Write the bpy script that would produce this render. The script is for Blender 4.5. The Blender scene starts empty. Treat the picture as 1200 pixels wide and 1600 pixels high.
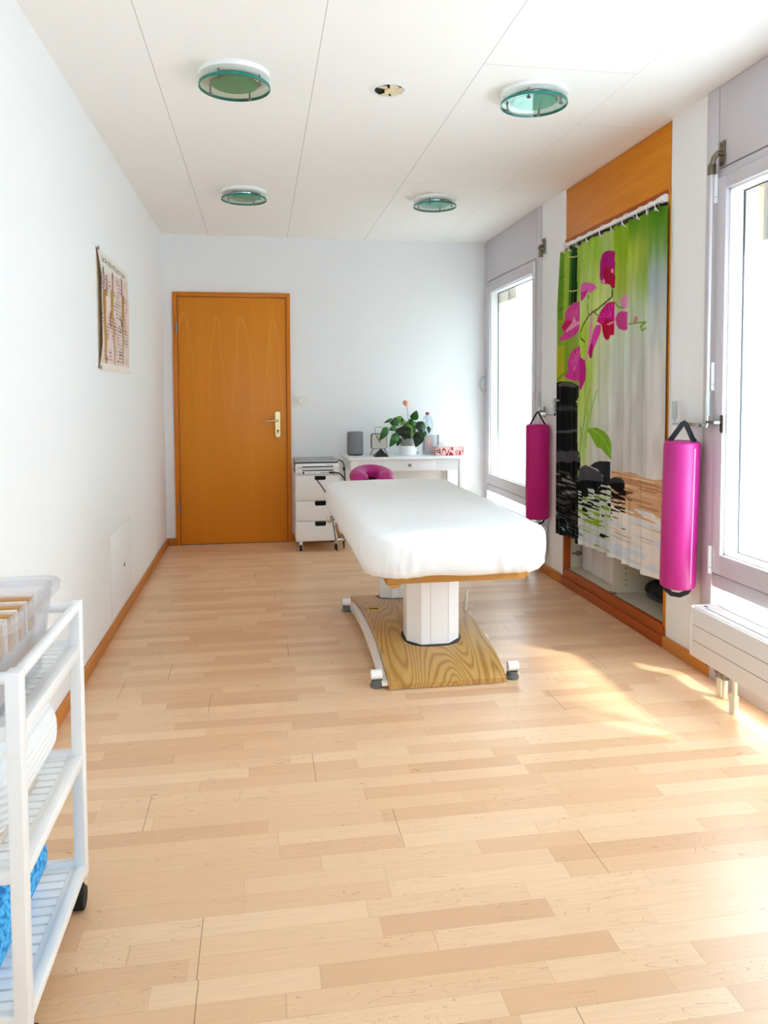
import bpy, bmesh, math, random
import numpy as np
from mathutils import Vector, Matrix, noise as mnoise
S = bpy.context.scene
C = S.collection
PI = math.pi

# ------------------------------------------------------------------ camera, sky, sun, daylight, exposure
def make_camera():
    yaw, pitch, roll, h = 0.1594728, 0.0484825, -0.0040566, 1.2348
    fw = Vector((math.sin(yaw)*math.cos(pitch), math.cos(yaw)*math.cos(pitch), -math.sin(pitch)))
    r = Vector((math.cos(yaw), -math.sin(yaw), 0)); u = r.cross(fw)
    r2 = math.cos(roll)*r + math.sin(roll)*u; u2 = math.cos(roll)*u - math.sin(roll)*r
    cd = bpy.data.cameras.new('camera'); cam = bpy.data.objects.new('camera', cd); C.objects.link(cam)
    m = Matrix((r2, u2, -fw)).transposed().to_4x4(); m.translation = Vector((0, 0, h)); cam.matrix_world = m
    cd.sensor_fit = 'AUTO'; cd.sensor_width = 36; cd.lens = 1200/1600*36
    cd.shift_y = -(800-671.387)/1600; cd.clip_start = .02
    S.camera = cam
make_camera()
S.view_settings.view_transform = 'Standard'; S.view_settings.look = 'None'
S.view_settings.gamma = 1.0; S.view_settings.use_curve_mapping = False
S.view_settings.exposure = 0.86
S.cycles.use_denoising = True
S.cycles.max_bounces = 12; S.cycles.diffuse_bounces = 10; S.cycles.transparent_max_bounces = 16
S.cycles.transmission_bounces = 8
S.cycles.caustics_reflective = False; S.cycles.caustics_refractive = False
S.cycles.sample_clamp_indirect = 6
w = bpy.data.worlds.new('sky'); S.world = w; w.use_nodes = True
w.node_tree.nodes['Background'].inputs[0].default_value = (.47, .71, 1, 1)
w.node_tree.nodes['Background'].inputs[1].default_value = 5.5
SUN_EL, SUN_AZ = math.radians(41), math.radians(45)
def sun():
    d = bpy.data.lights.new('sun', 'SUN'); d.energy = 14; d.angle = math.radians(3.5); d.color = (1, .95, .84)
    o = bpy.data.objects.new('sun', d); C.objects.link(o)
    v = Vector((-math.cos(SUN_EL)*math.sin(SUN_AZ), math.cos(SUN_EL)*math.cos(SUN_AZ), -math.sin(SUN_EL)))
    o.rotation_euler = v.to_track_quat('-Z', 'Y').to_euler(); o.location = (8, -6, 8)
sun()
XL, XR, YB, YF, H = -0.762, 1.910, 6.384, -1.70, 2.5
def daylight(y0, y1, z0, z1, power, color=(.86, .94, 1)):
    d = bpy.data.lights.new('window_daylight', 'AREA'); d.shape = 'RECTANGLE'; d.size = z1-z0; d.size_y = y1-y0
    d.energy = power; d.color = color
    o = bpy.data.objects.new('window_daylight', d); C.objects.link(o)
    o.location = (2.03, (y0+y1)/2, (z0+z1)/2); o.rotation_euler = (0, PI/2, 0)
daylight(5.17, 6.34, .54, 1.95, 4.2, (.58, .84, 1))
daylight(1.90, 2.92, .54, 1.80, 19, (.62, .82, 1))
daylight(5.17, 6.34, .12, .43, 1.0, (.68, .90, 1))
daylight(1.90, 2.92, .12, .43, 2.2, (1, .97, .88))

# ------------------------------------------------------------------ materials
def lin(c):
    return tuple(((x/255)/12.92 if x <= 10.31 else (((x/255)+.055)/1.055)**2.4) for x in c)
def rgba(c): return lin(c)+(1,)
MATS = {}
class NT:
    def __init__(s, name):
        s.m = bpy.data.materials.new(name); s.m.use_nodes = True; s.t = s.m.node_tree
        s.t.nodes.clear(); s.out = s.n('ShaderNodeOutputMaterial')
    def n(s, kind, **k):
        x = s.t.nodes.new(kind)
        for a, v in k.items(): setattr(x, a, v)
        return x
    def l(s, a, b): s.t.links.new(a, b)
    def math(s, op, a, b=None, c=None):
        x = s.n('ShaderNodeMath', operation=op)
        for i, v in enumerate((a, b, c)):
            if v is None: continue
            if isinstance(v, (int, float)): x.inputs[i].default_value = v
            else: s.l(v, x.inputs[i])
        return x.outputs[0]
    def mix(s, f, a, b):
        x = s.n('ShaderNodeMix', data_type='RGBA')
        for i, v in ((0, f), (6, a), (7, b)):
            if isinstance(v, (int, float)): x.inputs[i].default_value = v
            elif isinstance(v, tuple): x.inputs[i].default_value = v
            else: s.l(v, x.inputs[i])
        return x.outputs[2]
    def coord(s, scale=(1, 1, 1), kind='Object'):
        tc = s.n('ShaderNodeTexCoord'); mp = s.n('ShaderNodeMapping'); mp.inputs['Scale'].default_value = scale
        s.l(tc.outputs[kind], mp.inputs[0]); return mp.outputs[0]
    def noise(s, vec, scale, detail=3, rough=.5, dist=0):
        x = s.n('ShaderNodeTexNoise'); s.l(vec, x.inputs['Vector']); x.inputs['Scale'].default_value = scale
        x.inputs['Detail'].default_value = detail; x.inputs['Roughness'].default_value = rough; x.inputs['Distortion'].default_value = dist
        return x.outputs['Fac']
    def ramp(s, f, stops):
        x = s.n('ShaderNodeValToRGB'); s.l(f, x.inputs[0]); e = x.color_ramp.elements
        while len(e) < len(stops): e.new(.5)
        for i, (p, c) in enumerate(stops): e[i].position = p; e[i].color = c
        return x.outputs[0]
    def bsdf(s, col, rough=.5, metal=0, bump=None, bstr=.2, bdist=.002, spec=.5, sheen=0):
        b = s.n('ShaderNodeBsdfPrincipled')
        if isinstance(col, tuple): b.inputs['Base Color'].default_value = col
        else: s.l(col, b.inputs['Base Color'])
        if isinstance(rough, (int, float)): b.inputs['Roughness'].default_value = rough
        else: s.l(rough, b.inputs['Roughness'])
        b.inputs['Metallic'].default_value = metal; b.inputs['Specular IOR Level'].default_value = spec
        if bump is not None:
            bp = s.n('ShaderNodeBump'); bp.inputs['Strength'].default_value = bstr; bp.inputs['Distance'].default_value = bdist
            s.l(bump, bp.inputs['Height']); s.l(bp.outputs[0], b.inputs['Normal'])
        s.l(b.outputs[0], s.out.inputs[0]); return b
def M(name): return MATS[name]
def plain(name, c, rough=.5, metal=0, var=.04, vs=8, bs=0, bscale=300, spec=.5):
    n = NT(name); v = n.coord()
    f = n.noise(v, vs, 2); col = n.mix(f, rgba(tuple(max(0, x*(1-var)) for x in c)), rgba(tuple(min(255, x*(1+var)) for x in c)))
    n.bsdf(col, rough, metal, n.noise(v, bscale, 2) if bs else None, bs, spec=spec); MATS[name] = n.m; return n.m
plain('wall', (238, 238, 238), .85, var=.006, vs=1.5, bs=.08, bscale=160, spec=.25)
plain('metal_lilac', (203, 198, 204), .42, var=.01)
plain('metal_white', (238, 240, 242), .4, var=.01)
plain('white_paint', (240, 240, 240), .38, var=.008)
plain('white_gloss', (242, 242, 240), .22, var=.005)
plain('grey_groove', (120, 116, 120), .7)
plain('radiator_white', (226, 222, 221), .4, var=.01)
plain('chrome', (200, 200, 198), .18, 1, var=.02)
plain('steel', (150, 146, 138), .35, 1, var=.05)
plain('old_brass', (128, 118, 98), .42, .9, var=.12, vs=40)
plain('champagne', (214, 190, 140), .3, .85, var=.03)
plain('grey_plastic', (178, 182, 180), .45)
plain('cream_plastic', (226, 220, 196), .4)
plain('black_plastic', (14, 14, 15), .4, var=.2)
plain('black_strap', (20, 20, 24), .8, bs=.3, bscale=700)
plain('dark_grey', (74, 74, 76), .5)
plain('switch_white', (228, 224, 210), .35)
plain('joint_grey', (206, 206, 206), .8)
plain('pad_grey', (104, 106, 106), .45)
plain('speaker_fabric', (126, 128, 134), .9, var=.08, vs=500, bs=.5, bscale=900)
plain('pink_vinyl', (176, 24, 120), .42, var=.02, bs=.05, bscale=200)
plain('pink_vinyl_dark', (186, 20, 108), .5, var=.03, bs=.06, bscale=300, spec=.25)
plain('pink_light', (236, 150, 205), .5)
plain('cupboard_cream', (214, 206, 184), .5, var=.02)
plain('box_white', (232, 232, 230), .5, var=.02)
plain('pebble', (20, 20, 21), .35)
plain('leaf', (36, 88, 20), .33, var=.35, vs=22)
plain('leaf_dark', (13, 38, 15), .3, var=.3, vs=22)
plain('leaf_light', (104, 146, 40), .38, var=.2, vs=22)
plain('stem_green', (120, 140, 84), .5)
plain('flower_pink', (240, 176, 156), .5, var=.08, vs=30)
plain('soil', (50, 36, 26), .95, var=.3, vs=60)
plain('pot_grey', (150, 154, 150), .4)
plain('red_cap', (150, 18, 40), .4)
plain('tissue', (244, 244, 246), .9, var=.02, bs=.3, bscale=40)
plain('clock_face', (214, 208, 196), .5, var=.02)
plain('card_grey', (186, 186, 188), .6)
plain('chart_back', (236, 204, 148), .8)
plain('tan_card', (204, 150, 84), .7, var=.05)
plain('cream_card', (238, 226, 214), .7, var=.03)
plain('rubber', (24, 24, 25), .7)
plain('green_glass_edge', (20, 128, 112), .15, var=.1)
plain('frosted_green', (96, 190, 164), .45, var=.04)
plain('vent_cream', (222, 206, 166), .45, var=.03)
plain('dark_hole', (18, 16, 15), .9)
plain('yellow_sticker', (226, 180, 40), .5)
plain('blue_mark', (34, 40, 92), .5)
plain('beige_throw', (200, 184, 170), .95, var=.12, vs=60, bs=.6, bscale=120)
plain('silver_case', (168, 170, 172), .35, .6)
plain('stucco', (214, 186, 146), .95, var=.1, vs=30, bs=1, bscale=60)
plain('concrete', (196, 190, 178), .9, var=.05, vs=3)
plain('kerb_white', (228, 224, 220), .6)

def wood(name, c0, c1, axis, rough=.4, ring=9, fine=60, spec=.18):
    # straight grained veneer: long stretched noise with some cathedral arches
    n = NT(name); sc = [6, 6, 6]; sc[axis] = .45
    v = n.coord(tuple(sc)); a = n.noise(v, 2.2, 4, .55, .6)
    w_ = n.n('ShaderNodeMath', operation='SINE'); n.l(n.math('MULTIPLY', a, ring*6.0), w_.inputs[0])
    rings = n.math('MULTIPLY_ADD', w_.outputs[0], .5, .5)
    sc2 = [fine, fine, fine]; sc2[axis] = fine*.03
    fine_n = n.noise(n.coord(tuple(sc2)), 3, 3)
    f = n.math('ADD', n.math('MULTIPLY', rings, .35), n.math('MULTIPLY', fine_n, .6))
    col = n.mix(f, rgba(c0), rgba(c1))
    n.bsdf(col, rough, bump=fine_n, bstr=.05, spec=spec); MATS[name] = n.m
wood('door_wood', (198, 112, 24), (216, 132, 38), 2, .38, 5)
wood('frame_wood', (198, 110, 24), (214, 128, 36), 2, .38, 3)
wood('header_wood', (206, 122, 22), (224, 142, 36), 1, .4, 5)
wood('base_wood', (184, 112, 46), (204, 134, 62), 1, .4, 3)
wood('plinth_wood', (152, 70, 26), (174, 88, 38), 1, .42, 3)
wood('board_wood', (180, 128, 64), (198, 146, 80), 0, .4, 4)

def oak():
    n = NT('oak_plate'); v = n.coord((3.4, .34, 1)); a = n.noise(v, 1.3, 1.2, .4, .25)
    w_ = n.n('ShaderNodeMath', operation='SINE'); n.l(n.math('MULTIPLY', a, 230), w_.inputs[0])
    rings = n.math('POWER', n.math('MULTIPLY_ADD', w_.outputs[0], .5, .5), 2.6)
    fn = n.noise(n.coord((210, 5, 20)), 2, 3)
    f = n.math('MULTIPLY_ADD', rings, .42, n.math('MULTIPLY', fn, .55))
    col = n.ramp(f, [(.12, rgba((206, 168, 104))), (.45, rgba((186, 144, 80))), (.95, rgba((142, 98, 46)))])
    n.bsdf(col, .28, bump=fn, bstr=.05); MATS['oak_plate'] = n.m
oak()
def door_veneer():
    n = NT('door_veneer'); sp = n.n('ShaderNodeSeparateXYZ'); n.l(n.coord(), sp.inputs[0]); x, z = sp.outputs[0], sp.outputs[2]
    fine = n.noise(n.coord((60, 60, 1.8)), 3, 3); wob = n.noise(n.coord((2, 2, 1.6)), 3, 2); broad = n.noise(n.coord((7, 1, .25)), 1.5, 2)
    f = n.math('ADD', n.math('MULTIPLY', broad, .6), n.math('MULTIPLY', fine, .45))
    col = n.mix(f, rgba((202, 116, 22)), rgba((226, 144, 44)))
    m = None
    for ax, az, wd in ((-.378, 1.88, .10), (-.125, 1.865, .075), (.083, 1.86, .10), (.331, 1.835, .085)):
        u = n.math('ADD', n.math('SUBTRACT', x, ax), n.math('MULTIPLY', n.math('SUBTRACT', wob, .5), .05))
        d = n.math('SUBTRACT', az, z)
        for k in (1.0, .62):
            hw = n.math('MULTIPLY', n.math('SQRT', n.math('MAXIMUM', d, 0)), wd*k)
            e = n.math('ABSOLUTE', n.math('SUBTRACT', n.math('ABSOLUTE', u), hw))
            q = n.math('MULTIPLY', n.math('LESS_THAN', e, .0036), n.math('GREATER_THAN', d, .0))
            q = n.math('MULTIPLY', q, n.math('MAXIMUM', 0, n.math('SUBTRACT', .46 if k == 1 else .18, n.math('MULTIPLY', d, .40))))
            m = q if m is None else n.math('MAXIMUM', m, q)
    n.bsdf(n.mix(m, col, rgba((232, 166, 84))), .36, bump=fine, bstr=.04, spec=.2); MATS['door_veneer'] = n.m
door_veneer()

def parquet():
    n = NT('parquet'); tc = n.n('ShaderNodeTexCoord'); sp = n.n('ShaderNodeSeparateXYZ'); n.l(tc.outputs['Object'], sp.inputs[0])
    x, y = sp.outputs[0], sp.outputs[1]
    W = .0655
    rowf = n.math('DIVIDE', n.math('ADD', y, 20.013), W); row = n.math('FLOOR', rowf)
    wn = n.n('ShaderNodeTexWhiteNoise', noise_dimensions='1D'); n.l(row, wn.inputs['W'])
    off = n.math('MULTIPLY', wn.outputs['Value'], 7.3)
    ln = n.math('MULTIPLY_ADD', wn.outputs['Value'], .16, .40)
    # strips of unequal length: warp x by a slow sine
    xs = n.math('ADD', n.math('ADD', x, off), n.math('MULTIPLY', n.math('SINE', n.math('MULTIPLY', n.math('ADD', x, off), 4.1)), .11))
    colf = n.math('DIVIDE', n.math('ADD', xs, 30), ln); cid = n.math('FLOOR', colf)
    cb = n.n('ShaderNodeCombineXYZ'); n.l(row, cb.inputs[0]); n.l(cid, cb.inputs[1])
    w2 = n.n('ShaderNodeTexWhiteNoise', noise_dimensions='2D'); n.l(cb.outputs[0], w2.inputs['Vector'])
    rnd = w2.outputs['Value']
    tone = n.ramp(rnd, [(0, rgba((219, 176, 136))), (.2, rgba((226, 184, 143))), (.55, rgba((233, 195, 154))), (1, rgba((240, 206, 167)))])
    # seams
    fy = n.math('FRACT', rowf); fx = n.math('FRACT', colf)
    ey = n.math('MINIMUM', fy, n.math('SUBTRACT', 1, fy)); ex = n.math('MINIMUM', fx, n.math('SUBTRACT', 1, fx))
    sy = n.math('LESS_THAN', ey, .010); sx = n.math('LESS_THAN', ex, .0022)
    seam = n.math('MAXIMUM', sy, sx)
    # board joints: boards are three strips wide and 2.2 m long
    brow = n.math('FLOOR', n.math('DIVIDE', rowf, 3)); wb = n.n('ShaderNodeTexWhiteNoise', noise_dimensions='1D'); n.l(brow, wb.inputs['W'])
    bx = n.math('FRACT', n.math('DIVIDE', n.math('ADD', n.math('ADD', x, 30), n.math('MULTIPLY', wb.outputs['Value'], 9.7)), 2.1))
    bj = n.math('LESS_THAN', bx, .0009)
    # grain: fine fibres and a few wavy heart lines, shifted per strip
    sh = n.n('ShaderNodeCombineXYZ'); n.l(n.math('MULTIPLY', rnd, 37), sh.inputs[0]); n.l(n.math('MULTIPLY', rnd, 91), sh.inputs[1])
    va = n.n('ShaderNodeVectorMath', operation='ADD'); n.l(tc.outputs['Object'], va.inputs[0]); n.l(sh.outputs[0], va.inputs[1])
    mp = n.n('ShaderNodeMapping'); mp.inputs['Scale'].default_value = (3, 60, 1); n.l(va.outputs[0], mp.inputs[0])
    fib = n.noise(mp.outputs[0], 2.5, 4, .6)
    mp2 = n.n('ShaderNodeMapping'); mp2.inputs['Scale'].default_value = (2.2, 11, 1); n.l(va.outputs[0], mp2.inputs[0])
    hn = n.noise(mp2.outputs[0], 1.3, 3, .55, .8)
    rg = n.math('ABSOLUTE', n.math('SINE', n.math('MULTIPLY', hn, 40)))
    hl = n.math('LESS_THAN', rg, .07)
    patch = n.noise(va.outputs[0], 2.3, 2); pm = n.math('GREATER_THAN', patch, .52)
    heart = n.math('MULTIPLY', n.math('MULTIPLY', hl, pm), .40)
    c1 = n.mix(n.math('MULTIPLY', n.math('SUBTRACT', fib, .3), .7), tone, rgba((202, 158, 120)))
    c2 = n.mix(heart, c1, rgba((140, 96, 64)))
    c3 = n.mix(n.math('MULTIPLY', seam, .22), c2, rgba((138, 94, 60)))
    c4 = n.mix(n.math('MULTIPLY', bj, .75), c3, rgba((92, 60, 38)))
    rg_ = n.math('MULTIPLY_ADD', fib, .12, .27)
    n.bsdf(c4, rg_, bump=fib, bstr=.03, spec=.45); MATS['parquet'] = n.m
parquet()

def ceiling_mat():
    n = NT('ceiling_board'); tc = n.n('ShaderNodeTexCoord'); sp = n.n('ShaderNodeSeparateXYZ'); n.l(tc.outputs['Object'], sp.inputs[0])
    x, y = sp.outputs[0], sp.outputs[1]
    def near(v, p, wd): return n.math('LESS_THAN', n.math('ABSOLUTE', n.math('SUBTRACT', v, p)), wd)
    m = None
    for p, wd, a in ((-.395, .0015, .5), (.231, .0015, .5), (.867, .0015, .5), (1.50, .0015, .22)):
        q = n.math('MULTIPLY', near(x, p, wd), a); m = q if m is None else n.math('MAXIMUM', m, q)
    strip = n.math('MULTIPLY', n.math('GREATER_THAN', x, .867), n.math('LESS_THAN', x, 1.5)); edge = n.math('GREATER_THAN', x, 1.5)
    for p, s_ in ((2.93, strip), (4.62, strip), (3.52, edge), (4.70, edge), (.9, strip)):
        m = n.math('MAXIMUM', m, n.math('MULTIPLY', n.math('MULTIPLY', near(y, p, .0025), s_), .2))
    f = n.noise(tc.outputs['Object'], 1.2, 2)
    base = n.mix(f, rgba((244, 241, 237)), rgba((246, 243, 239)))
    n.bsdf(n.mix(m, base, rgba((110, 100, 92))), .8, spec=.25); MATS['ceiling_board'] = n.m
ceiling_mat()

def frosted():
    n = NT('frosted_glass'); tr = n.n('ShaderNodeBsdfTransparent'); tr.inputs[0].default_value = (.97, .99, 1, 1)
    tl = n.n('ShaderNodeBsdfTranslucent'); tl.inputs[0].default_value = (.93, .96, .97, 1)
    gl = n.n('ShaderNodeBsdfGlossy'); gl.inputs['Roughness'].default_value = .25; gl.inputs[0].default_value = (.9, .93, .95, 1)
    v = n.coord((1, 1, 1)); f = n.noise(v, 400, 1)
    m1 = n.n('ShaderNodeMixShader'); n.l(n.math('MULTIPLY_ADD', f, .06, .5), m1.inputs[0]); n.l(tr.outputs[0], m1.inputs[1]); n.l(tl.outputs[0], m1.inputs[2])
    m2 = n.n('ShaderNodeMixShader'); m2.inputs[0].default_value = .05; n.l(m1.outputs[0], m2.inputs[1]); n.l(gl.outputs[0], m2.inputs[2])
    n.l(m2.outputs[0], n.out.inputs[0]); MATS['frosted_glass'] = n.m
frosted()
def clear(name, tint, gloss=.08, rough=.03, body=0, bodycol=(1, 1, 1, 1)):
    n = NT(name); tr = n.n('ShaderNodeBsdfTransparent'); tr.inputs[0].default_value = tint
    gl = n.n('ShaderNodeBsdfGlossy'); gl.inputs['Roughness'].default_value = rough
    lw = n.n('ShaderNodeLayerWeight'); lw.inputs[0].default_value = .35
    f = n.math('MULTIPLY_ADD', lw.outputs['Fresnel'], .3, gloss)
    cur = tr.outputs[0]
    if body:
        df = n.n('ShaderNodeBsdfDiffuse'); df.inputs[0].default_value = bodycol
        mb = n.n('ShaderNodeMixShader'); v = n.coord(); n.l(n.math('MULTIPLY_ADD', n.noise(v, 6, 2), .1, body), mb.inputs[0])
        n.l(cur, mb.inputs[1]); n.l(df.outputs[0], mb.inputs[2]); cur = mb.outputs[0]
    m = n.n('ShaderNodeMixShader'); n.l(f, m.inputs[0]); n.l(cur, m.inputs[1]); n.l(gl.outputs[0], m.inputs[2])
    n.l(m.outputs[0], n.out.inputs[0]); MATS[name] = n.m
clear('clear_glass', (.96, .98, .98, 1), .04)
clear('lamp_glass', (.86, .95, .91, 1), .03)
clear('bottle_plastic', (.86, .93, .97, 1), .10, .08, .10, (.75, .85, .95, 1))
clear('tub_plastic', (.97, .97, .985, 1), .04, .12, .12, (.86, .86, .9, 1))
clear('acrylic', (.95, .97, .98, 1), .06, .03, .35, (.9, .94, .96, 1))

def linen():
    n = NT('linen'); v = n.coord(); a = n.noise(v, 7, 3, .5, .6); b = n.noise(n.coord((1, 1.4, 1)), 3.0, 2, .5, 1.2)
    h = n.math('ADD', n.math('MULTIPLY', a, .5), b)
    n.bsdf(n.mix(a, rgba((236, 236, 236)), rgba((243, 243, 243))), .9, bump=h, bstr=.5, bdist=.02, spec=.2); MATS['linen'] = n.m
linen()
def waffle():
    n = NT('waffle_towel'); sp = n.n('ShaderNodeSeparateXYZ'); n.l(n.coord(), sp.inputs[0])
    a = n.math('SINE', n.math('MULTIPLY', sp.outputs[2], 420)); b = n.math('SINE', n.math('ADD', n.math('MULTIPLY', sp.outputs[1], 180), n.math('MULTIPLY', n.noise(n.coord(), 8), 14)))
    n.bsdf(n.mix(n.noise(n.coord(), 20), rgba((236, 238, 240)), rgba((246, 247, 248))), .95, bump=n.math('MULTIPLY_ADD', b, .35, a), bstr=.5, bdist=.003, spec=.1); MATS['waffle_towel'] = n.m
waffle()
def blue_mat():
    n = NT('blue_mesh'); v = n.n('ShaderNodeTexVoronoi'); v.feature = 'F1'; v.inputs['Scale'].default_value = 1
    n.l(n.coord((110, 70, 110)), v.inputs['Vector'])
    col = n.ramp(v.outputs['Distance'], [(.25, rgba((92, 196, 248))), (.5, rgba((60, 172, 238))), (.75, rgba((26, 120, 196)))])
    n.bsdf(col, .75, bump=n.math('SUBTRACT', 1, v.outputs['Distance']), bstr=.8, bdist=.004); MATS['blue_mesh'] = n.m
blue_mat()
def zebra():
    n = NT('zebra_print'); v = n.coord((16, 16, 6)); a = n.noise(v, 1.0, 1, .4, 1.2)
    s_ = n.math('SINE', n.math('MULTIPLY', a, 40))
    n.bsdf(n.ramp(s_, [(.40, rgba((240, 196, 186))), (.50, rgba((176, 20, 52)))]), .5); MATS['zebra_print'] = n.m
zebra()
def shoe_mat():
    n = NT('dotted_black'); v = n.n('ShaderNodeTexVoronoi'); n.l(n.coord((70, 70, 70)), v.inputs['Vector']); v.inputs['Scale'].default_value = 1
    v.inputs['Randomness'].default_value = .3
    n.bsdf(n.ramp(v.outputs['Distance'], [(.10, rgba((190, 188, 176))), (.17, rgba((16, 16, 17)))]), .7); MATS['dotted_black'] = n.m
shoe_mat()
def print_mat(name, rough=.7, trans=0):
    n = NT(name); a = n.n('ShaderNodeVertexColor'); a.layer_name = 'print'
    v = n.coord((1, 1, 1)); f = n.noise(v, 900, 1)
    b = n.bsdf(a.outputs[0], rough, bump=f, bstr=.06, spec=.08); MATS[name] = n.m
print_mat('printed_curtain', .65); print_mat('printed_chart', .45)

# ------------------------------------------------------------------ mesh helpers
def box(bm, x0, x1, y0, y1, z0, z1, bev=0, seg=2):
    r = bmesh.ops.create_cube(bm, size=1)
    vs = r['verts']
    for v in vs:
        v.co = Vector((x0+(v.co.x+.5)*(x1-x0), y0+(v.co.y+.5)*(y1-y0), z0+(v.co.z+.5)*(z1-z0)))
    if bev:
        es = list({e for v in vs for e in v.link_edges})
        bmesh.ops.bevel(bm, geom=es, offset=bev, segments=seg, affect='EDGES', profile=.5)
def frame_of(d):
    d = d.normalized(); a = Vector((0, 0, 1)) if abs(d.z) < .9 else Vector((1, 0, 0))
    u = d.cross(a).normalized(); return u, d.cross(u).normalized()
def tube(bm, pts, r, seg=12, caps=True, radii=None):
    pts = [Vector(p) for p in pts]; rings = []; pu = None
    for i, p in enumerate(pts):
        d = (pts[min(i+1, len(pts)-1)]-pts[max(i-1, 0)])
        if pu is None: u, v = frame_of(d)
        else:
            dn = d.normalized(); u = (pu-dn*pu.dot(dn)).normalized(); v = dn.cross(u)
        pu = u; rr = radii[i] if radii else r
        rings.append([bm.verts.new(p+rr*(math.cos(2*PI*k/seg)*u+math.sin(2*PI*k/seg)*v)) for k in range(seg)])
    for a, b in zip(rings, rings[1:]):
        for k in range(seg): bm.faces.new((a[k], a[(k+1) % seg], b[(k+1) % seg], b[k]))
    if caps:
        bm.faces.new(list(reversed(rings[0]))); bm.faces.new(rings[-1])
def cyl(bm, p0, p1, r, seg=24, r1=None): tube(bm, [p0, p1], r, seg, True, [r, r if r1 is None else r1])
def lathe(bm, prof, cx, cy, seg=40, cap0=True, cap1=True):
    rings = [[bm.verts.new((cx+r*math.cos(2*PI*k/seg), cy+r*math.sin(2*PI*k/seg), z)) for k in range(seg)] for r, z in prof]
    for a, b in zip(rings, rings[1:]):
        for k in range(seg): bm.faces.new((a[k], a[(k+1) % seg], b[(k+1) % seg], b[k]))
    if cap0: bm.faces.new(list(reversed(rings[0])))
    if cap1: bm.faces.new(rings[-1])
def prism(bm, poly, axis, a0, a1):
    # poly: 2D outline in the two other axes (cyclic order), extruded along axis
    def P(q, a):
        c = [0, 0, 0]; o = [i for i in range(3) if i != axis]; c[o[0]], c[o[1]] = q; c[axis] = a; return c
    A = [bm.verts.new(P(q, a0)) for q in poly]; B = [bm.verts.new(P(q, a1)) for q in poly]
    n = len(poly)
    for k in range(n): bm.faces.new((A[k], A[(k+1) % n], B[(k+1) % n], B[k]))
    bm.faces.new(list(reversed(A))); bm.faces.new(B)
def rrect(x0, x1, y0, y1, r, n=8):
    pts = []
    for cx, cy, a in ((x1-r, y1-r, 0), (x0+r, y1-r, PI/2), (x0+r, y0+r, PI), (x1-r, y0+r, 1.5*PI)):
        for k in range(n+1):
            t = a+PI/2*k/n; pts.append((cx+r*math.cos(t), cy+r*math.sin(t)))
    return pts
def grid(bm, f, nu, nv, wrap=False):
    V = [[bm.verts.new(f(i/nu, j/nv)) for j in range(nv+1)] for i in range(nu+1)]
    for i in range(nu):
        for j in range(nv): bm.faces.new((V[i][j], V[i+1][j], V[i+1][j+1], V[i][j+1]))
def torus(bm, c, R, r, ax='z', a0=0, a1=2*PI, n=32, seg=8):
    pts = []
    full = abs(a1-a0-2*PI) < 1e-6
    for k in range(n+1):
        t = a0+(a1-a0)*k/n; x, y = R*math.cos(t), R*math.sin(t)
        pts.append(Vector(c)+Vector({'z': (x, y, 0), 'y': (x, 0, y), 'x': (0, x, y)}[ax]))
    tube(bm, pts, r, seg, not full)
    if full: bmesh.ops.remove_doubles(bm, verts=bm.verts[:], dist=1e-5)
def B(): return bmesh.new()
def obj(name, bm, mat, parent=None, label=None, ang=35):
    bmesh.ops.recalc_face_normals(bm, faces=bm.faces[:])
    if parent is not None:
        p = parent
        off = Vector((0, 0, 0))
        while p is not None: off += p.location; p = p.parent
        bmesh.ops.translate(bm, verts=bm.verts[:], vec=-off)
    me = bpy.data.meshes.new(name); bm.to_mesh(me); bm.free()
    me.materials.append(M(mat) if isinstance(mat, str) else mat)
    for p in me.polygons: p.use_smooth = True
    me.set_sharp_from_angle(angle=math.radians(ang))
    o = bpy.data.objects.new(name, me); C.objects.link(o)
    if parent is not None: o.parent = parent
    if label: o['label'] = label
    return o
def tag(o, label, cat, group=None):
    o['label'] = label; o['category'] = cat
    if group: o['group'] = group
    return o
def thing(name, loc, label, cat, group=None):
    o = bpy.data.objects.new(name, None); C.objects.link(o); o.location = loc; o.empty_display_size = .05
    return tag(o, label, cat, group)
def struct(name, bm=None, mat=None, loc=(0, 0, 0), label=None, cat=None):
    if bm is None:
        o = bpy.data.objects.new(name, None); C.objects.link(o); o.location = loc
    else: o = obj(name, bm, mat)
    o['kind'] = 'structure'
    if label: o['label'] = label
    if cat: o['category'] = cat
    return o
def dup(root, delta, label, group=None):
    r = root.copy(); C.objects.link(r); r.location = root.location+Vector(delta); r['label'] = label
    if group: r['group'] = group
    for ch in root.children:
        c = ch.copy(); C.objects.link(c); c.parent = r
        for g in ch.children:
            d = g.copy(); C.objects.link(d); d.parent = c
    return r

# ------------------------------------------------------------------ the setting
b = B(); box(b, XL-.1, 2.0, YF-.1, YB+.1, -.1, 0); struct('floor', b, 'parquet')
b = B(); box(b, XL-.1, 2.15, YF-.1, YB+.1, H, H+.1); struct('ceiling', b, 'ceiling_board')
b = B(); box(b, XL-.1, XL, YF-.1, YB+.1, 0, H); struct('wall_left', b, 'wall')
b = B(); box(b, XL, 2.15, YB, YB+.1, 0, H); struct('wall_back', b, 'wall')
b = B(); box(b, XL, 2.15, YF-.1, YF, 0, .9); box(b, XL, 2.15, YF-.1, YF, 2.2, H); box(b, XL, -.35, YF-.1, YF, .9, 2.2); box(b, 1.50, 2.15, YF-.1, YF, .9, 2.2); struct('wall_front', b, 'wall')
w4 = struct('window_4', loc=(.575, YF, 1.55), label='added unseen white framed window behind the viewer, for fill daylight', cat='window')  # unseen window, added to bring in fill daylight from behind
b = B()
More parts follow.
